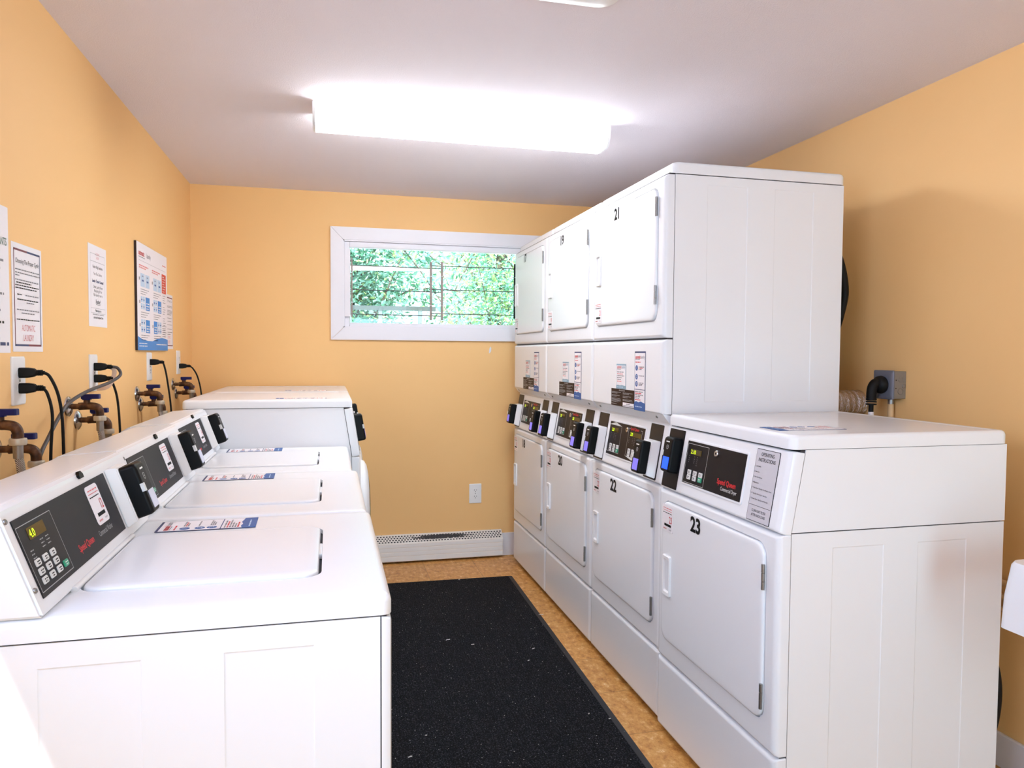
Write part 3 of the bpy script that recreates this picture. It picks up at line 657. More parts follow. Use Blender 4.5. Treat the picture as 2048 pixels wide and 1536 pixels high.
# ------------------------------------------------------------ front-load washers
def front_loader(y0, label):
    X = .127; FW = .655
    root = thing('front_load_washer', label, 'washing machine', (X, y0, 0), 'front load washers at the end of the left row')
    F = frame((0, 0, 0), (0, 1, 0), (0, 0, 1)); e = .0015
    b = MB(); b.box(-.69, -.045, .0065, FW-.0065, .035, 1.054, SEAM); b.build('gap_shade_core', root)  # dark filler that gives the front loader's seams their shade
    b = MB(); b.prism([(-.70, .028), (-.0375, .028), (-.0375, .843), (-.0705, 1.0505), (-.70, 1.0505)], -FW+.003, -.003, WHITE, frame((0, 0, 0), (1, 0, 0), (0, 0, 1)))
    for x in (-.08, -.64):
        for y in (.06, FW-.06): b.lathe([(.02, 0), (.02, .012), (.009, .013), (.009, .03)], BLACKM, Matrix.Translation((x, y, 0)), 12)
    b.build('cabinet', root)
    b = MB(); b.loft([(e, FW-e, .03, .840, .004, -.036), (e, FW-e, .03, .840, .004, -.012), (e+.004, FW-e-.004, .033, .838, .006, -.004), (e+.015, FW-e-.015, .04, .832, .008, 0)], WHITE, F); b.build('front_panel', root)
    T = frame((0, 0, .845), (0, 1, 0), (-.033, 0, .207))
    b = MB(); b.loft([(e, FW-e, 0, .208, .004, -.035), (e, FW-e, 0, .208, .004, -.012), (e+.004, FW-e-.004, .002, .207, .006, -.004), (e+.015, FW-e-.015, .006, .204, .008, 0)], WHITE, T); b.build('control_housing', root)
    b = MB(); b.plate(.19, .50, .045, .17, PANEL, 0, .0015, .001, T); b.text('Speed Queen', .33, .07, .018, INKR, .002, .8, .02, 'L', T); b.text('Commercial Washer', .33, .055, .012, GREYW, .002, .7, 0, 'L', T)
    cp = b.build('control_panel', root, smooth=False)
    gr = (.29, .07); buttons(cp, T, 0, [(.22, .09), (.255, .09), (.29, .09), (.22, .07), (.255, .07), gr], green=gr, h=.0015)
    MB().lathe([(.009, 0), (.009, .008), (.007, .009)], CHROME, T @ Matrix.Translation((.15, .172, 0)), 16).build('key_lock', root)
    b = MB(); b.loft([(.05, .15, .015, .19, .004, 0), (.05, .15, .015, .19, .004, .002)], PAD, T, n=3); b.build('blank_plate', root)
    reader(root, T @ Matrix.Translation((.10, .112, .002)), LCDV, False)
    b = MB(); r = .018
    b.loft([(-.705, -.034, .001, FW-.001, r, 1.053), (-.705, -.034, .001, FW-.001, r, 1.076), (-.703, -.036, .003, FW-.003, r, 1.083), (-.697, -.042, .009, FW-.009, r*.8, 1.087), (-.685, -.055, .02, FW-.02, r*.7, 1.088), (-.665, -.08, .045, FW-.045, r*.6, 1.088), (-.66, -.085, .05, FW-.05, r*.6, 1.085)], WHITE, n=6)
    b.build('top_cap', root)
    b = MB(); tall_sticker(b, frame((-.35, .14, 1.0852), (1, 0, 0), (0, 1, 0)) @ Matrix.Rotation(-math.pi/2, 4, 'Z'), 0, 0, .09, .21, .0006)
    lbl(b.build('top_label', root, smooth=False), 'white instruction label')
    # round door, bulging
    b = MB(); b.lathe([(.225, 0), (.225, .018), (.218, .030), (.200, .040), (.170, .046), (.150, .047)], WHITE2, F @ Matrix.Translation((FW/2, .555, 0)), 48)
    d = b.build('door', root)
    MB().lathe([(.150, .0), (.150, .002), (.10, .008), (.0, .012)][:3], mat('dark_door_glass', (30, 32, 38), .08), F @ Matrix.Translation((FW/2, .555, .0468)), 40).build('door_glass', d)
    MB().box(.04, .06, FW/2+.19, FW/2+.215, .50, .61, WHITE2, .006).build('door_handle', d)
    return root
front_loader(3.160, 'white front loading washer beside the row of top loaders, the nearer one')
front_loader(3.8165, 'white front loading washer against the back wall, in the corner')

# ------------------------------------------------------------ ceiling light
def wrap_light(x, y, label):
    r = thing('ceiling_light', label, 'ceiling light', (x, y, CZ))
    b = MB(); b.box(0, 1.19, 0, .155, -.022, 0, WHITE2, .002); b.build('mounting_tray', r)
    P = frame((0, 0, 0), (0, 1, 0), (0, 0, 1))
    b = MB(); prof = [(-.008, -.004), (-.008, -.018), (-.004, -.045), (.006, -.068), (.022, -.080), (.05, -.085), (.15, -.085), (.178, -.080), (.194, -.068), (.204, -.045), (.208, -.018), (.208, -.004)]
    prof = [(a*.76, c_) for a, c_ in prof]
    b.prism(prof, .006, 1.184, DIFF, P); b.build('lens', r, angle=60)
    for x0 in (-.004, 1.184):
        b = MB(); b.prism([(p[0]*1.0, p[1]) for p in prof], x0, x0+.010, WHITE2, P); b.build('end_cap', r)
    return r
wrap_light(-.055, 2.888, 'long white fluorescent wraparound light, lit, on the ceiling')
# square exhaust grille / lamp at the top edge of the picture
f_ = thing('ceiling_fan_light', 'square white ceiling fixture with a round bronze centre, cut by the picture edge', 'ceiling light', (.60, 1.72, CZ))
MB().loft([(-.15, .15, -.19, .19, .05, -.003), (-.15, .15, -.19, .19, .05, -.008), (-.12, .12, -.16, .16, .04, -.018), (-.10, .10, -.14, .14, .04, -.019)], WHITE2, n=6).build('trim_plate', f_)
MB().lathe([(.085, -.018), (.09, -.026), (.07, -.034), (.04, -.036)], GOLD, n=32).build('round_lamp', f_)
MB().box(-.10, .10, -.14, .14, -.004, 0, WHITE2).build('housing', f_)

# ------------------------------------------------------------ baseboard heater
h_ = thing('baseboard_heater', 'white electric baseboard heater under the window with sooty top slots', 'heater', (0, 0, 0))
HX0, HX1 = .185, 1.056
P = frame((0, 0, 0), (0, 1, 0), (0, 0, 1))
b = MB(); YF = 4.428
b.prism([(YB-.001, .012), (YB-.001, .168), (YB-.012, .166), (YF+.004, .126), (YF, .120), (YF, .014), (YF+.01, .012)], HX0, HX1, HEAT, P)
b.build('heater_case', h_, angle=25)
FF = frame((HX0, YF, 0), (1, 0, 0), (0, 0, 1)); L = HX1-HX0
b = MB()
for z0, z1 in ((.018, .044), (.048, .070), (.074, .096), (.100, .116)): b.loft([(.002, L-.002, z0, z1, .001, -.001), (.002, L-.002, z0, z1, .001, .0008), (.003, L-.003, z0+.001, z1-.001, .001, .0014)], WHITE2, FF, n=2)
b.build('front_cover', h_)
sl = frame((HX0, YF+.004, .126), (1, 0, 0), (0, YB-.012-YF-.004, .040))
b = MB()
for j in range(4):
    for i in range(48):
        x = .008+i*.0182+(j % 2)*.0091
        if x < L-.013: b.plate(x, x+.0105, .004+j*.0130, .0118+j*.0130, SEAM, .0002, .0006, .002, sl, 2)
o = b.build('slots', h_, smooth=False); o['kind'] = 'stuff'
for x in (.12, .62, .80): MB().lathe([(.003, 0), (.003, .001)], STEEL, frame((HX0+x, YB-.006, .1672), (1, 0, 0), (0, 1, 0)), 8).build('screw', h_)

# ------------------------------------------------------------ outlets
def outlet(name, M, label, gw=.078, gh=.122, used=(0, 0), group=None):
    r = thing(name, label, 'outlet', M.translation, group)
    L = M.copy(); L.translation = (0, 0, 0)
    w, h = gw/2, gh/2
    MB().loft([(-w, w, -h, h, .003, 0), (-w, w, -h, h, .003, .003), (-w+.004, w-.004, -h+.004, h-.004, .003, .006)], WHITE2, L, n=3).build('cover_plate', r)
    for s in (-1, 1):
        b = MB(); b.loft([(-.017, .017, s*.0195-.014, s*.0195+.014, .011, .0055), (-.017, .017, s*.0195-.014, s*.0195+.014, .011, .0072)], WHITE2, L, n=5)
        for x, hh in ((-.0065, .0045), (.0065, .0035)): b.box(x-.0011, x+.0011, s*.0195+.003-hh, s*.0195+.003+hh, .0072, .0076, BLACK, M=L)
        b.lathe([(.0026, 0), (.0026, .0004)], BLACK, L @ Matrix.Translation((0, s*.0195-.0075, .0072)), 8); b.build('receptacle', r)
    MB().lathe([(.003, 0), (.003, .001)], STEEL, L @ Matrix.Translation((0, 0, .006)), 8).build('screw', r)
    return r
outlet('wall_outlet', frame((.888, YB, .403), (1, 0, 0), (0, 0, 1)), 'white outlet low on the back wall above the heater, nothing plugged in')
LF = lambda y, z: frame((XL, y, z), (0, 1, 0), (0, 0, 1))
for y, z, l in ((2.080, 1.208, 'white outlet with two black plugs, leftmost on the left wall'), (2.682, 1.212, 'white outlet with two black plugs and a grey looping cord'), (3.457, 1.219, 'white outlet with one black plug, under the big blue poster'), (4.085, 1.229, 'white outlet with one black plug, closest to the room corner')):
    outlet('wall_outlet', LF(y, z), l, group='outlets on the left wall')
def plug_cord(y, z, path, label, cord=BLACKM, r=.0038, tagp=None):
    t = thing('power_cord', label, 'power cord', (XL, y, z), 'power cords on the left wall')
    b = MB(); M = frame((.0, 0, 0), (0, 1, 0), (0, 0, 1))
    b.loft([(-.014, .014, -.013, .013, .006, .0078), (-.014, .014, -.013, .013, .006, .024), (-.011, .011, -.010, .011, .005, .038), (-.007, .007, -.006, .006, .004, .044)], BLACKM, M, n=4)
    for q in range(4): b.lathe([(.0075, 0), (.0075, .002)], BLACKM, M @ Matrix.Translation((0, 0, .043+q*.004)), 12)
    b.lathe([(.0055, 0), (.005, .022)], BLACKM, M @ Matrix.Translation((0, 0, .040)), 10)
    b.build('plug', t)
    O = Vector((XL, y, z)); pts = [Vector((XL+.055, y, z))]+[Vector(p) for p in path]
    MB().tube([tuple(p-O) for p in pts], r, cord, 10, 8).build('cord', t)
    if tagp:
        k = MB(); k.tube([tuple(Vector(p)-O) for p in tagp], .007, TAG, 6, 4, flat=.15); lbl(k.build('cord_tag', t), 'beige paper tag')
    return t
plug_cord(2.08, 1.228, [(-.690, 2.082, 1.218), (-.672, 2.09, 1.16), (-.668, 2.10, 1.06), (-.672, 2.11, .80)], 'black cord from the upper plug of the leftmost outlet')
plug_cord(2.08, 1.189, [(-.695, 2.078, 1.175), (-.682, 2.07, 1.12), (-.684, 2.06, 1.02), (-.69, 2.06, .80)], 'black cord from the lower plug of the leftmost outlet')
plug_cord(2.682, 1.232, [(-.688, 2.685, 1.228), (-.676, 2.670, 1.205), (-.690, 2.60, 1.183), (-.700, 2.42, 1.165), (-.712, 2.30, 1.14), (-.715, 2.235, 1.112), (-.715, 2.14, 1.057), (-.710, 2.05, 1.0), (-.705, 1.96, .86)], 'grey flat cord looping diagonally down the wall from the second outlet', CORD, .005,
          tagp=[(-.726, 2.70, 1.232), (-.700, 2.69, 1.222), (-.702, 2.68, 1.19), (-.715, 2.66, 1.165), (-.745, 2.66, 1.160)])
plug_cord(2.682, 1.193, [(-.705, 2.690, 1.180), (-.696, 2.71, 1.12), (-.690, 2.712, 1.0), (-.69, 2.712, .8)], 'black cord hanging straight from the lower plug of the second outlet')
plug_cord(3.457, 1.238, [(-.700, 3.458, 1.220), (-.690, 3.462, 1.16), (-.676, 3.466, 1.02), (-.67, 3.47, .8)], 'black cord curving down from the outlet under the big poster')
plug_cord(4.085, 1.210, [(-.690, 4.087, 1.196), (-.668, 4.09, 1.15), (-.652, 4.092, 1.06), (-.65, 4.095, .9)], 'black cord curving down beside the room corner')

# ------------------------------------------------------------ water valves and hoses
def valve(y, z, label, hlabel, tilt=0, dark=False):
    t = thing('water_valve', label, 'water valve', (XL, y, z), 'water valves on the left wall')
    M = frame((0, 0, 0), (0, 1, 0), (0, 0, 1))
    MB().lathe([(.031, 0.0005), (.030, .004), (.022, .009), (.012, .0115), (.011, .012)], CHROME, M, 28).build('wall_flange', t)
    b = MB(); b.tube([(.004, 0, 0), (.035, 0, 0)], .0085, BRASS, 12, 1); b.tube([(.030, 0, 0), (.045, 0, .001), (.065, 0, .001), (.080, 0, -.003), (.0865, 0, -.014), (.087, 0, -.030)], .0115, BRASS, 14, 6)
    b.tube([(.052, 0, .004), (.052, 0, .022)], .009, BRASS, 12, 1); b.build('tap_body', t)
    b = MB(); K = Matrix.Translation((.064, 0, .020)) @ Matrix.Rotation(tilt, 4, 'Z')
    b.loft([(-.012, .012, -.012, .012, .006, 0), (-.010, .010, -.010, .010, .006, .005)], BLUEH, K @ Matrix.Translation((-.012, 0, 0)))
    b.loft([(-.026, .024, -.011, .011, .004, .003), (-.026, .024, -.011, .011, .004, .015), (-.025, .023, -.010, .010, .004, .017)], BLUEH, K); lbl(b.build('handle', t), 'dark blue lever handle')
    b = MB(); N = Matrix.Translation((.087, 0, -.044))
    b.lathe([(.0165, 0), (.018, .002), (.018, .012), (.0165, .015), (.010, .016)], NUT, N, 12); b.build('hose_nut', t)
    h = thing('water_hose', hlabel, 'hose', (XL+.087, y, z-.044), 'washer supply hoses')
    b = MB(); b.lathe([(.0100, -.030), (.0105, -.002), (.012, .001)], STEEL, n=14); b.build('ferrule', h)
    MB().tube([(0, 0, -.024), (.004, .001, -.05), (.007, .003, -.10), (.004, .006, -.17), (-.004, .01, -.30)], .0088, BRAID, 12, 6).build('hose', h)
for i, (y, z, w) in enumerate(((1.84, 1.117, 'blue-handled brass valve cut by the left picture edge'), (1.942, 1.052, 'blue-handled brass valve, second from the left picture edge, set lower'), (2.44, 1.117, 'upper blue-handled brass valve below the second outlet'), (2.522, 1.069, 'lower brass valve below the second outlet'),
                            (3.245, 1.112, 'upper brass valve below the big blue poster'), (3.30, 1.066, 'lower brass valve below the big blue poster'), (3.951, 1.121, 'upper brass valve near the room corner'), (4.027, 1.074, 'lower brass valve near the room corner'))):
    valve(y, z, w, 'braided supply hose hanging from the '+w.replace('blue-handled ', '').replace('brass ', ''))

# ------------------------------------------------------------ notices on the left wall
def notice(y0, y1, z0, z1, label, name='wall_notice', thick=.0008, edge=PAPER):
    r = MB(); F = frame((0, 0, 0), (0, 1, 0), (0, 0, 1)); w, h = y1-y0, z1-z0
    r.plate(0, w, 0, h, edge, 0.0004, thick, .001, F); r.plate(0.0002, w-.0002, 0.0002, h-.0002, PAPER, thick, thick+.0002, .001, F)
    return r, F, w, h, thick+.0006
def fin(b, y0, z0, name, label, cat):
    return tag(b.build(name, smooth=False, loc=(XL, y0, z0)), label, cat)
b, F, w, h, t = notice(1.83, 2.043, 1.278, 1.632, '')
b.text('TENANTS', w-.012, h*.735, .026, mat('print_green', (70, 110, 88), .5), t, .7, .01, 'R', F)
for q, e in enumerate((.9, .85, .8, 0, .9, .7, .8)):
    if e: b.words(.02, w*(e-.05), h*.62-q*.02, .009, INKG, t, q, F)
b.words(.02, w-.035, h*.20, .009, INKK, t, 5, F); b.words(.02, w-.06, h*.09, .012, INKK, t, 6, F); b.words(.02, w-.010, h*.05, .013, INKN, t, 7, F)
fin(b, 1.83, 1.278, 'wall_notice', 'laminated sheet on the wall at the left picture edge', 'notice')
b, F, w, h, t = notice(2.058, 2.252, 1.281, 1.555, '')
def ring(b, F, x0, x1, y0, y1, wd, ms, t):
    for (a, c, d, e), m_ in zip(((x0, (x0+x1)/2, y1-wd, y1), ((x0+x1)/2, x1, y1-wd, y1), (x0, (x0+x1)/2, y0, y0+wd), ((x0+x1)/2, x1, y0, y0+wd), (x0, x0+wd*.7, y0, y1), (x1-wd*.7, x1, y0, y1)), ms):
        b.raw([(a, d, t), (c, d, t), (c, e, t), (a, e, t)], [(0, 1, 2, 3)], m_, F)
ring(b, F, .012, w-.012, .014, h-.014, .005, (INKMR, INKN, INKN, INKMR, INKMR, INKN), t)
t += .0003
b.text('Choosing The Proper Cycle', w/2, h*.82, .0165, INKK, t, .80, 0, 'C', F)
for v, x0, x1, m_ in ((.755, .10, .92, INKG), (.725, .10, .92, INKG), (.70, .10, .25, INKG), (.66, .10, .88, INKG), (.635, .13, .62, INKK), (.61, .10, .88, INKK), (.585, .10, .8, INKK), (.525, .15, .3, INKK), (.525, .42, .86, INKG), (.48, .15, .86, INKK), (.455, .45, .72, INKG), (.385, .13, .88, INKG), (.355, .28, .72, INKG), (.295, .12, .88, INKK)):
    b.words(w*x0, w*x1, h*v, .0042, m_, t, 1, F)
def block_logo(b, F, cx, y, s, t):
    b.text('AUTOMATIC', cx, y+s*1.05, s, INKRS, t, .62, -.012, 'C', F); b.text('LAUNDRY', cx, y, s, INKRS, t, .62, -.012, 'C', F)
block_logo(b, F, w/2, h*.10, .024, t)
fin(b, 2.058, 1.281, 'wall_notice', 'white notice titled Choosing The Proper Cycle above the leftmost outlet', 'notice')
b, F, w, h, t = notice(2.652, 2.852, 1.366, 1.638, '')
for x0, x1, y0, y1 in ((.022, w-.022, .045, .0458), (.022, w-.022, h-.030, h-.0292), (.022, .0228, .045, h-.03), (w-.0228, w-.022, .045, h-.03), (.022, w-.022, h*.80-.001, h*.80), (.022, w-.022, h*.225, h*.225+.0008)):
    b.raw([(x0, y0, t), (x1, y0, t), (x1, y1, t), (x0, y1, t)], [(0, 1, 2, 3)], INKG, F)
block_logo(b, F, w/2, h*.835, .012, t)
for v, s, s_, m_, bo in ((.72, .0135, 'Rustler Bldg. Residents', INKG, .01), (.635, .0135, 'Your Pass Code for', INKG, 0), (.545, .0135, 'Laundry Tracker Connect!', INKN, .03), (.475, .0135, 'Online Laundry Room', INKG, 0), (.425, .0135, 'Monitoring for the', INKG, 0), (.375, .0135, 'Main laundry room is', INKG, 0), (.285, .020, 'Rustler!', INKG, .02), (.185, .0115, 'Please log on to', INKK, .01), (.10, .0115, 'and enter the above Code', INKK, .01)):
    b.text(s_, w/2, h*v, s, m_, t, .85, bo, 'C', F)
b.words(w*.2, w*.8, h*.145, .004, INKG, t, 3, F); b.raw([(w*.38, h*.27, t), (w*.62, h*.27, t), (w*.62, h*.274, t), (w*.38, h*.274, t)], [(0, 1, 2, 3)], INKK, F)
fin(b, 2.652, 1.366, 'wall_notice', 'white bordered pass code notice, to the right of the cycle notice', 'notice')
# big board
b, F, w, h, t = notice(3.235, 3.795, 1.289, 1.731, '', thick=.010, edge=mat('board_core', (48, 34, 34), .7))
b.raw([(0, 0, t), (w, 0, t), (w, h*.115, t), (w*.9, h*.125, t), (w*.78, h*.13, t), (w*.62, h*.118, t), (w*.45, h*.09, t), (w*.3, h*.09, t), (w*.12, h*.105, t), (0, h*.13, t)], [tuple(range(10))], INKSB, F)
t2 = t+.0003
b.words(.02, w*.28, h*.06, .006, INKW, t2, 1, F); b.words(.02, w*.28, h*.035, .006, INKW, t2, 2, F); b.words(w*.58, w*.95, h*.055, .007, INKW, t2, 3, F)
b.text('automatic', .03, h*.885, .030, INKR, t, .8, .015, 'L', F); b.text('laundry', .03+w*.24, h*.885, .030, INKG, t, .8, 0, 'L', F)
b.words(.03, w*.24, h*.865, .005, INKG, t, 4, F); b.words(w*.82, w*.95, h*.885, .006, INKR, t, 5, F)
b.raw([(.03, h*.835, t), (w-.03, h*.835, t), (w-.03, h*.837, t), (.03, h*.837, t)], [(0, 1, 2, 3)], INKG, F)
for cx in (.06, .46): b.words(w*cx, w*(cx+.28), h*.785, .008, INKRS, t, 6, F); b.words(w*cx, w*(cx+.20), h*.765, .008, INKRS, t, 7, F)
for r_ in range(3):
    for c_ in range(2):
        x0 = w*(.10+.40*c_); y1 = h*(.72-.215*r_); pw = w*.125; ph = h*.125
        b.words(x0-w*.045, x0-w*.02, y1-.03, .02, INKG, t, 8, F)
        for k in range(2):
            xa = x0+k*(pw+w*.02)
            if r_ == 0:
                b.raw([(xa, y1-ph, t), (xa+pw, y1-ph, t), (xa+pw, y1, t), (xa, y1, t)], [(0, 1, 2, 3)], INKPB, F)
                b.words(xa+pw*.35, xa+pw*.65, y1-ph*.25, .008, INKN, t2, k, F); b.words(xa+pw*.3, xa+pw*.75, y1-ph*.6, .012, INKB, t2, k+2, F)
            elif (k == 1) != (r_ == 2 and c_ == 1):
                b.raw([(xa, y1-ph, t), (xa+pw, y1-ph, t), (xa+pw, y1, t), (xa, y1, t)], [(0, 1, 2, 3)], INKSB, F)
                for q in range(3): b.words(xa+pw*.15, xa+pw*.85, y1-ph*.92+q*.011, .008, INKW, t2, q+9, F)
            else:
                for (a, c) in ((0, 0), (.52, 0), (0, .52), (.52, .52)):
                    b.raw([(xa+pw*a, y1-ph*(c+.44), t), (xa+pw*(a+.42), y1-ph*(c+.44), t), (xa+pw*(a+.42), y1-ph*c, t), (xa+pw*a, y1-ph*c, t)], [(0, 1, 2, 3)], INKPB, F)
                    b.words(xa+pw*(a+.08), xa+pw*(a+.36), y1-ph*(c+.3), .009, INKB, t2, int(a*9+c*7), F)
        for q in range(3): b.words(x0, x0+pw*(2.0-.4*q), y1-ph-.012-q*.0095, .0045, INKG, t, q+20, F)
b.raw([(w*.80, h*.60, t), (w*.955, h*.60, t), (w*.955, h*.80, t), (w*.80, h*.80, t)], [(0, 1, 2, 3)], mat('print_orange_red', (224, 74, 58), .5), F)
b.words(w*.82, w*.88, h*.765, .008, INKW, t2, 1, F)
for q in range(7): b.words(w*.82, w*(.93-.02*(q % 3)), h*.745-q*.0115, .005, INKW, t2, q, F)
for q in range(20):
    if q % 5 < 4: b.words(w*.83, w*(.93-.02*(q % 3)), h*.57-q*.0105, .0045, INKG, t, q, F)
for q in range(6): b.words(w*.80, w*(.95-.02*(q % 3)), h*.25-q*.0095, .0045, INKG, t, q+50, F)
fin(b, 3.235, 1.289, 'instruction_poster', 'large mounted poster with blue wave bottom and red box, on the left wall', 'poster')
b, F, w, h, t = notice(3.765, 3.968, 1.297, 1.563, '')
ring(b, F, .010, w-.010, .014, h-.014, .005, (INKMR,)*6, t); t += .0003
b.text('Choosing The Proper Cycle', w/2, h*.86, .0165, INKG, t, .8, 0, 'C', F)
for v, x0, x1, m_ in ((.78, .1, .9, INKG), (.76, .1, .9, INKG), (.70, .1, .9, INKG), (.675, .1, .9, INKG), (.65, .1, .88, INKG), (.625, .1, .8, INKK), (.56, .15, .85, INKG), (.50, .15, .8, INKG), (.44, .15, .85, INKG), (.36, .15, .85, INKG), (.30, .2, .9, INKK), (.26, .3, .7, INKK)): b.words(w*x0, w*x1, h*v, .004, m_, t, 1, F)
block_logo(b, F, w/2, h*.10, .022, t)
fin(b, 3.765, 1.297, 'wall_notice', 'white notice partly hidden behind the big poster, nearest the room corner', 'notice')

# ------------------------------------------------------------ right wall: junction box, plug, conduit, duct, cords
r = thing('junction_box', 'grey metal junction box on the right wall above dryer 23', 'electrical box', (XR, 2.278, 1.178))
b = MB(); b.box(-.052, 0, -.047, .047, -.050, .050, GALV, .002)
K = frame((0, -.0472, 0), (1, 0, 0), (0, 0, 1))
for x, z, q in ((-.024, .02, .010), (-.024, -.024, .011), (-.010, -.004, .007)): b.tube([(x+q*math.cos(k*.5236), z+q*math.sin(k*.5236), .0002) for k in range(13)], .0008, STEEL, 6, 1, M=K)
for z in (.018, -.012): b.lathe([(.002, 0), (.002, .0006)], BLACK, K @ Matrix.Translation((-.044, z, 0)), 8)
b.build('box_body', r)
b = MB(); b.loft([(-.050, .050, -.053, .053, .006, .052), (-.050, .050, -.053, .053, .006, .057), (-.046, .046, -.049, .049, .006, .060), (-.030, .036, -.040, .040, .01, .062)], BOXB, frame((0, 0, 0), (0, -1, 0), (0, 0, 1))); b.build('cover', r)
MB().lathe([(.011, 0), (.011, .022)], STEEL, Matrix.Translation((-.022, .0, -.072)), 12).build('connector', r)
c_ = thing('wall_conduit', 'peach-painted conduit running down from the junction box', 'conduit', (XR-.022, 2.278, 0))
MB().tube([(0, 0, .02), (0, 0, 1.106)], .0105, IVORY, 14, 1).build('conduit_pipe', c_)
MB().box(-.012, .022, -.02, .02, .6, .62, GALV, .002).build('strap', c_)
c_ = thing('dryer_plug', 'heavy black dryer plug and cord in the junction box', 'power cord', (XR-.062, 2.278, 1.178))
b = MB(); K = frame((0, 0, 0), (0, -1, 0), (0, 0, 1))
b.lathe([(.031, .0), (.033, .006), (.031, .018), (.024, .026), (.010, .030)], BLACKM, K @ Matrix.Translation((.0, 0, .0)), 28)
b.tube([(-.012, .0, .004), (-.030, .0, .004), (-.042, .0, -.010), (-.046, .0, -.034), (-.046, .0, -.058)], (.019, .017), BLACKM, 18, 5)
for q in range(3): b.lathe([(.0185, 0), (.0185, .0045)], BLACKM, Matrix.Translation((-.046, 0, -.056-q*.009)), 18)
b.build('plug', c_)
MB().tube([(-.046, 0, -.070), (-.046, 0, -.12), (-.040, 0, -.18), (-.02, .0, -.32), (-.01, .0, -.60)], .0088, BLACKM, 12, 6).build('cord', c_)
MB().tube([(-.046, 0, -.100), (-.0458, 0, -.112)], .0100, PAPER, 12, 1).build('cord_label', c_)
d_ = thing('exhaust_duct', 'crinkled foil exhaust duct behind dryer 23', 'duct', (XR, 2.47, 1.095))
b = MB(); R = random.Random(3)
b.lathe([(.052+.0025*math.sin(i*1.9)+R.uniform(-.0015, .0015), .002+i*.008) for i in range(30)], FOIL, frame((0, 0, 0), (0, -1, 0), (0, 0, 1)), 32)
b.build('duct_tube', d_, angle=80)
def cordloop(loc, pts, r, label, name='power_cord'):
    t_ = MB().tube(pts, r, BLACKM, 12, 8).build(name, loc=loc); return tag(t_, label, 'power cord')
cordloop((1.80, 2.36, 1.2), [(.014, .02, .13), (.035, .0, .17), (.052, -.012, .25), (.060, -.018, .32), (.052, -.012, .40), (.034, .0, .47), (.014, .02, .51)], .014, 'thick black cord bulging out behind the stacked dryer 21')
cordloop((1.80, 1.65, .1), [(.0, .02, .02), (.035, .0, .10), (.045, -.01, .22), (.035, 0, .32), (.0, .02, .40)], .009, 'black cord looping behind dryer 23 near the floor')
for z in (.584, .540, .500):
    p = MB().tube([(XR-.02, .9, z), (XR-.02, 2.2, z)], .0095, IVORY, 12, 1).build('water_pipe')
    tag(p, {.584: 'topmost', .540: 'middle', .500: 'lowest'}[z]+' of the three painted pipes behind the white sink', 'pipe', 'painted pipes on the right wall')
# sink at the right edge
s_ = thing('wall_sink', 'white sink cut by the right picture edge beyond dryer 23', 'sink', (1.484, .79, .662))
b = MB(); b.loft([(.03, .53, .03, .50, .03, .0), (.0, .56, .0, .54, .02, .004), (.003, .56, .003, .537, .02, .08), (.008, .56, .008, .532, .03, .150), (.012, .56, .012, .528, .03, .158), (.05, .50, .05, .49, .05, .158), (.07, .47, .08, .46, .06, .05)], WHITE, n=8); b.build('basin', s_)
MB().tube([(.50, .26, .155), (.50, .26, .24), (.47, .26, .27), (.36, .26, .26), (.34, .26, .23)], .010, CHROME, 12, 6).build('tap', s_)
MB().tube([(.28, .26, .0), (.28, .26, -.20), (.33, .26, -.24), (.38, .26, -.20), (.55, .26, -.18)], .018, CHROME, 14, 6).build('drain', s_)

# ------------------------------------------------------------ floor mat and lint
R0 = Matrix.Rotation(math.radians(-1.35), 4, 'Z')
mt = thing('floor_mat', 'long black carpet runner mat between the machines', 'mat', (1.016, 4.035, 0))
mt.rotation_euler = (0, 0, math.radians(-1.35))
ML, MW = 3.6, .865
MB().loft([(-MW, 0, -ML, 0, .01, .001), (-MW, 0, -ML, 0, .01, .003), (-MW+.004, -.004, -ML+.004, -.004, .01, .005)], MATE).build('rubber_edge', mt)
MB().loft([(-MW+.026, -.026, -ML+.026, -.020, .008, .0045), (-MW+.026, -.026, -ML+.026, -.020, .008, .009), (-MW+.029, -.029, -ML+.029, -.023, .008, .0105)], MATM).build('carpet_pile', mt)
def lint(x, y, z, s, ang, label, curl=.3):
    R = random.Random(int(x*1000)); pts = []
    for i in range(5):
        q = i/4-.5; pts.append((q*s, curl*s*(.25-q*q)+R.uniform(-.1, .1)*s, abs(R.uniform(0, .1))*s))
    o = MB().tube(pts, (.0012, .0018), LINT, 6, 3).build('lint_thread', loc=(x, y, z+.002)); o.rotation_euler = (0, 0, ang)
    return tag(o, label, 'lint', 'lint bits on the mat')
for x, y, s, a, c_, l in ((.505, 3.158, .020, .2, .5, 'pale curled lint thread on the far half of the mat'), (.602, 3.084, .013, -.1, .1, 'thick white lint tuft on the far half of the mat'), (.849, 2.981, .012, .5, .5, 'small curled lint thread towards the right mat edge'),
                          (.996, 3.366, .022, .1, .3, 'white lint thread lying over the right mat edge'), (.796, 2.868, .008, .4, .1, 'short lint tuft right of the mat middle'), (.885, 2.386, .007, .9, .1, 'round lint tuft near the right mat edge, nearer the camera'),
                          (.943, 2.336, .007, 0, .1, 'round lint tuft closest to the right mat edge, nearest the camera'), (.241, 2.255, .014, .4, .2, 'white lint tuft on the mat beside washer 12'), (.307, 2.374, .006, .1, .1, 'tiny lint tuft on the mat beside washer 12'), (.702, 4.002, .008, .1, .2, 'lint tuft at the far edge of the mat')):
    lint(x, y, .0105, s, a, l, c_)
b = MB(); R = random.Random(11)
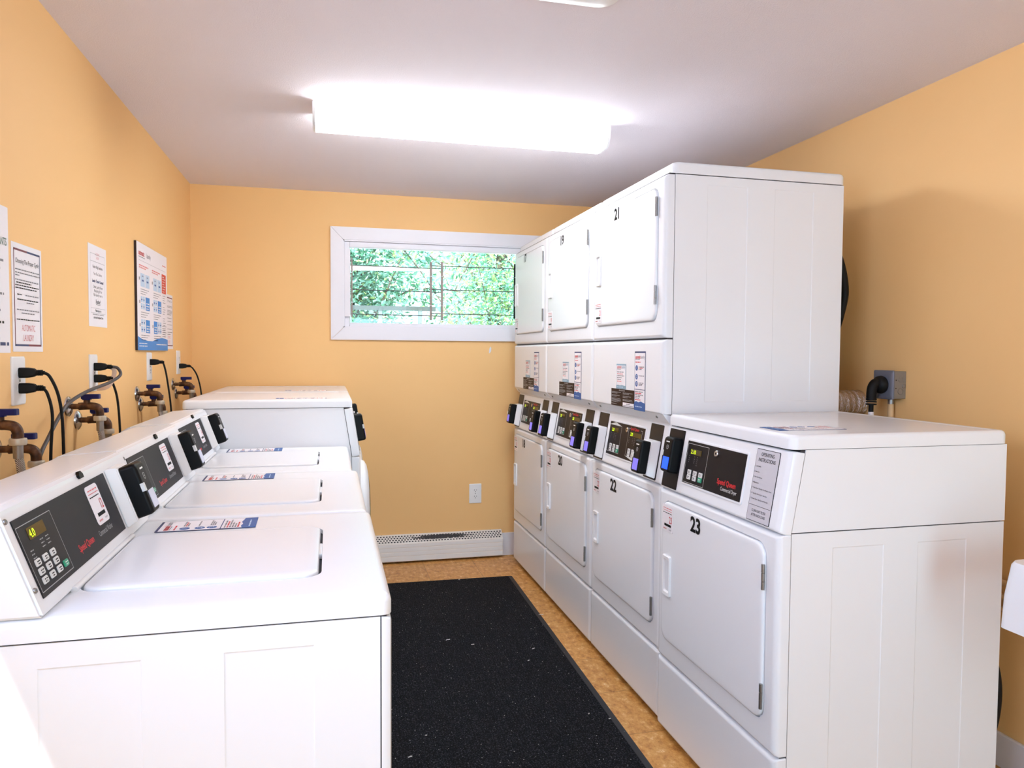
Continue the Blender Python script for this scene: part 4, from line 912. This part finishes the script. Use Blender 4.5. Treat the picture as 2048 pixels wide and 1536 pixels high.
for i in range(520):
    y = R.uniform(1.9, 4.0); x = R.uniform(.14, .97); s = R.choice((.0007, .0009, .0011, .0016))
    b.raw([(x+s*math.cos(q*1.05+i), y+s*math.sin(q*1.05+i), .0112+.0006*(q % 2)) for q in range(6)], [(0, 1, 2, 3, 4, 5)], LINT)
o = b.build('lint_specks', smooth=False); o['kind'] = 'stuff'; tag(o, 'fine white lint specks scattered over the black mat', 'lint')

# ------------------------------------------------------------ outside the window
GR = mat('pale_bounce_ground', (206, 206, 210), .9)  # unseen ground, made pale to bounce light up to the ceiling
struct(MB().box(-14, 14, YB+.2, 30, -.35, -.3, GR).build('ground'))
def leafmat(name, c, tr):
    m_ = bpy.data.materials.new(name); m_.use_nodes = True; n = m_.node_tree; n.nodes.clear()
    d = n.nodes.new('ShaderNodeBsdfDiffuse'); t_ = n.nodes.new('ShaderNodeBsdfTranslucent'); x = n.nodes.new('ShaderNodeMixShader'); o_ = n.nodes.new('ShaderNodeOutputMaterial')
    d.inputs[0].default_value = (*lin(c), 1); t_.inputs[0].default_value = (*lin(tr), 1); x.inputs[0].default_value = .4
    n.links.new(d.outputs[0], x.inputs[1]); n.links.new(t_.outputs[0], x.inputs[2]); n.links.new(x.outputs[0], o_.inputs[0]); return m_
LF1 = leafmat('leaf_bluish_green', (160, 208, 200), (170, 216, 200)); LF2 = leafmat('leaf_yellow_green', (196, 218, 156), (204, 226, 160)); LF3 = leafmat('leaf_deep_green', (84, 138, 116), (100, 150, 116))
BARK = mat('bark', (104, 92, 84), .9)
def tree(x, y, h, n, seed, label, mix, x0, x1, z0, z1, dy):
    R = random.Random(seed)
    t = thing('leafy_tree', label, 'tree', (x, y, -.3), 'trees outside the window')
    MB().tube([(0, 0, 0), (.03, .05, h*.4), (-.05, .0, h*.8), (.05, .05, h)], (.09, .03), BARK, 8, 4).build('trunk', t)
    tips = []
    b = MB()
    for i in range(46):
        z = R.uniform(.25, .95)*h; e = Vector((R.uniform(x0, x1), R.uniform(-dy, dy), R.uniform(z0, z1)))
        s = Vector((0, 0, z)); md = (s+e)/2+Vector((0, 0, .18))
        b.tube([tuple(s), tuple(md), tuple(e)], (.012, .004), BARK, 5, 3); tips.append((s, md, e))
    b.build('branches', t)
    b = MB(); ks = [b.mi(m_) for m_ in (LF1, LF2, LF3)]; wts = mix
    for i in range(n):
        s, md, e = R.choice(tips); q = R.uniform(.25, 1.05)
        p = s.lerp(md, q*2) if q < .5 else md.lerp(e, (q-.5)*2)
        p = p+Vector((R.gauss(0, .10), R.gauss(0, .10), R.gauss(-.03, .09)))
        L = R.uniform(.04, .08); wd = L*R.uniform(.16, .26)
        d = Vector((R.uniform(-1, 1), R.uniform(-.7, .7), R.uniform(-.9, .25))).normalized(); sd = d.cross(Vector((R.uniform(-1, 1), R.uniform(-1, 1), R.uniform(-1, 1)))).normalized()*wd
        up = d.cross(sd).normalized()*wd*.3
        vv = [b.bm.verts.new(v) for v in (p, p+d*L*.5+sd+up, p+d*L, p+d*L*.5-sd+up)]
        f = b.bm.faces.new(vv); f.material_index = R.choices(ks, wts)[0]
    o_ = b.build('foliage', t, smooth=False); o_['kind'] = 'stuff'
tree(.2, 6.9, 3.0, 11000, 1, 'blue-green leafy tree seen in the left half of the window', (6, 1, 4), -1.2, 1.2, 1.3, 3.2, .4)
tree(2.0, 8.4, 3.3, 14000, 2, 'yellow-green leafy tree seen in the right half of the window', (5, 4, 1), -1.2, 1.0, 1.2, 3.2, .7)
tree(4.4, 10.4, 3.8, 3500, 3, 'tree behind, to the right beyond the window', (5, 2, 2), -1.5, 1.5, 1.2, 3.6, .8)
tree(-1.2, 9.0, 3.6, 3500, 4, 'tree behind, to the left beyond the window', (5, 1, 3), -1.5, 1.6, 1.2, 3.6, .8)
# pale railing low on the left
r = thing('deck_railing', 'pale wooden railing low in the left corner of the window', 'railing', (.1, 6.0, -.3))
RL = mat('pale_wood', (120, 138, 146), .7)
for x in (.06, .30, .62): MB().box(x-.015, x+.015, -.02, .02, 0, 1.95, RL, .003).build('railing_post', r)
MB().box(-.3, .75, -.015, .015, 1.93, 1.965, RL, .003).build('top_rail', r); MB().box(-.3, .75, -.015, .015, 1.72, 1.745, RL, .003).build('lower_rail', r)
e_ = MB().prism([(0, 1.985), (.72, 2.003), (.72, 2.006), (0, 2.025), (-.25, 2.03), (-.25, -.245), (-.13, -.245), (-.13, 1.96)], -5.9, -5.84, TRIM, frame((0, 0, 0), (1, 0, 0), (0, 0, 1))).build('porch_beam', loc=(.14, 0, -.055))
tag(e_, 'white slanted porch beam seen behind the upper left guard rod', 'beam')
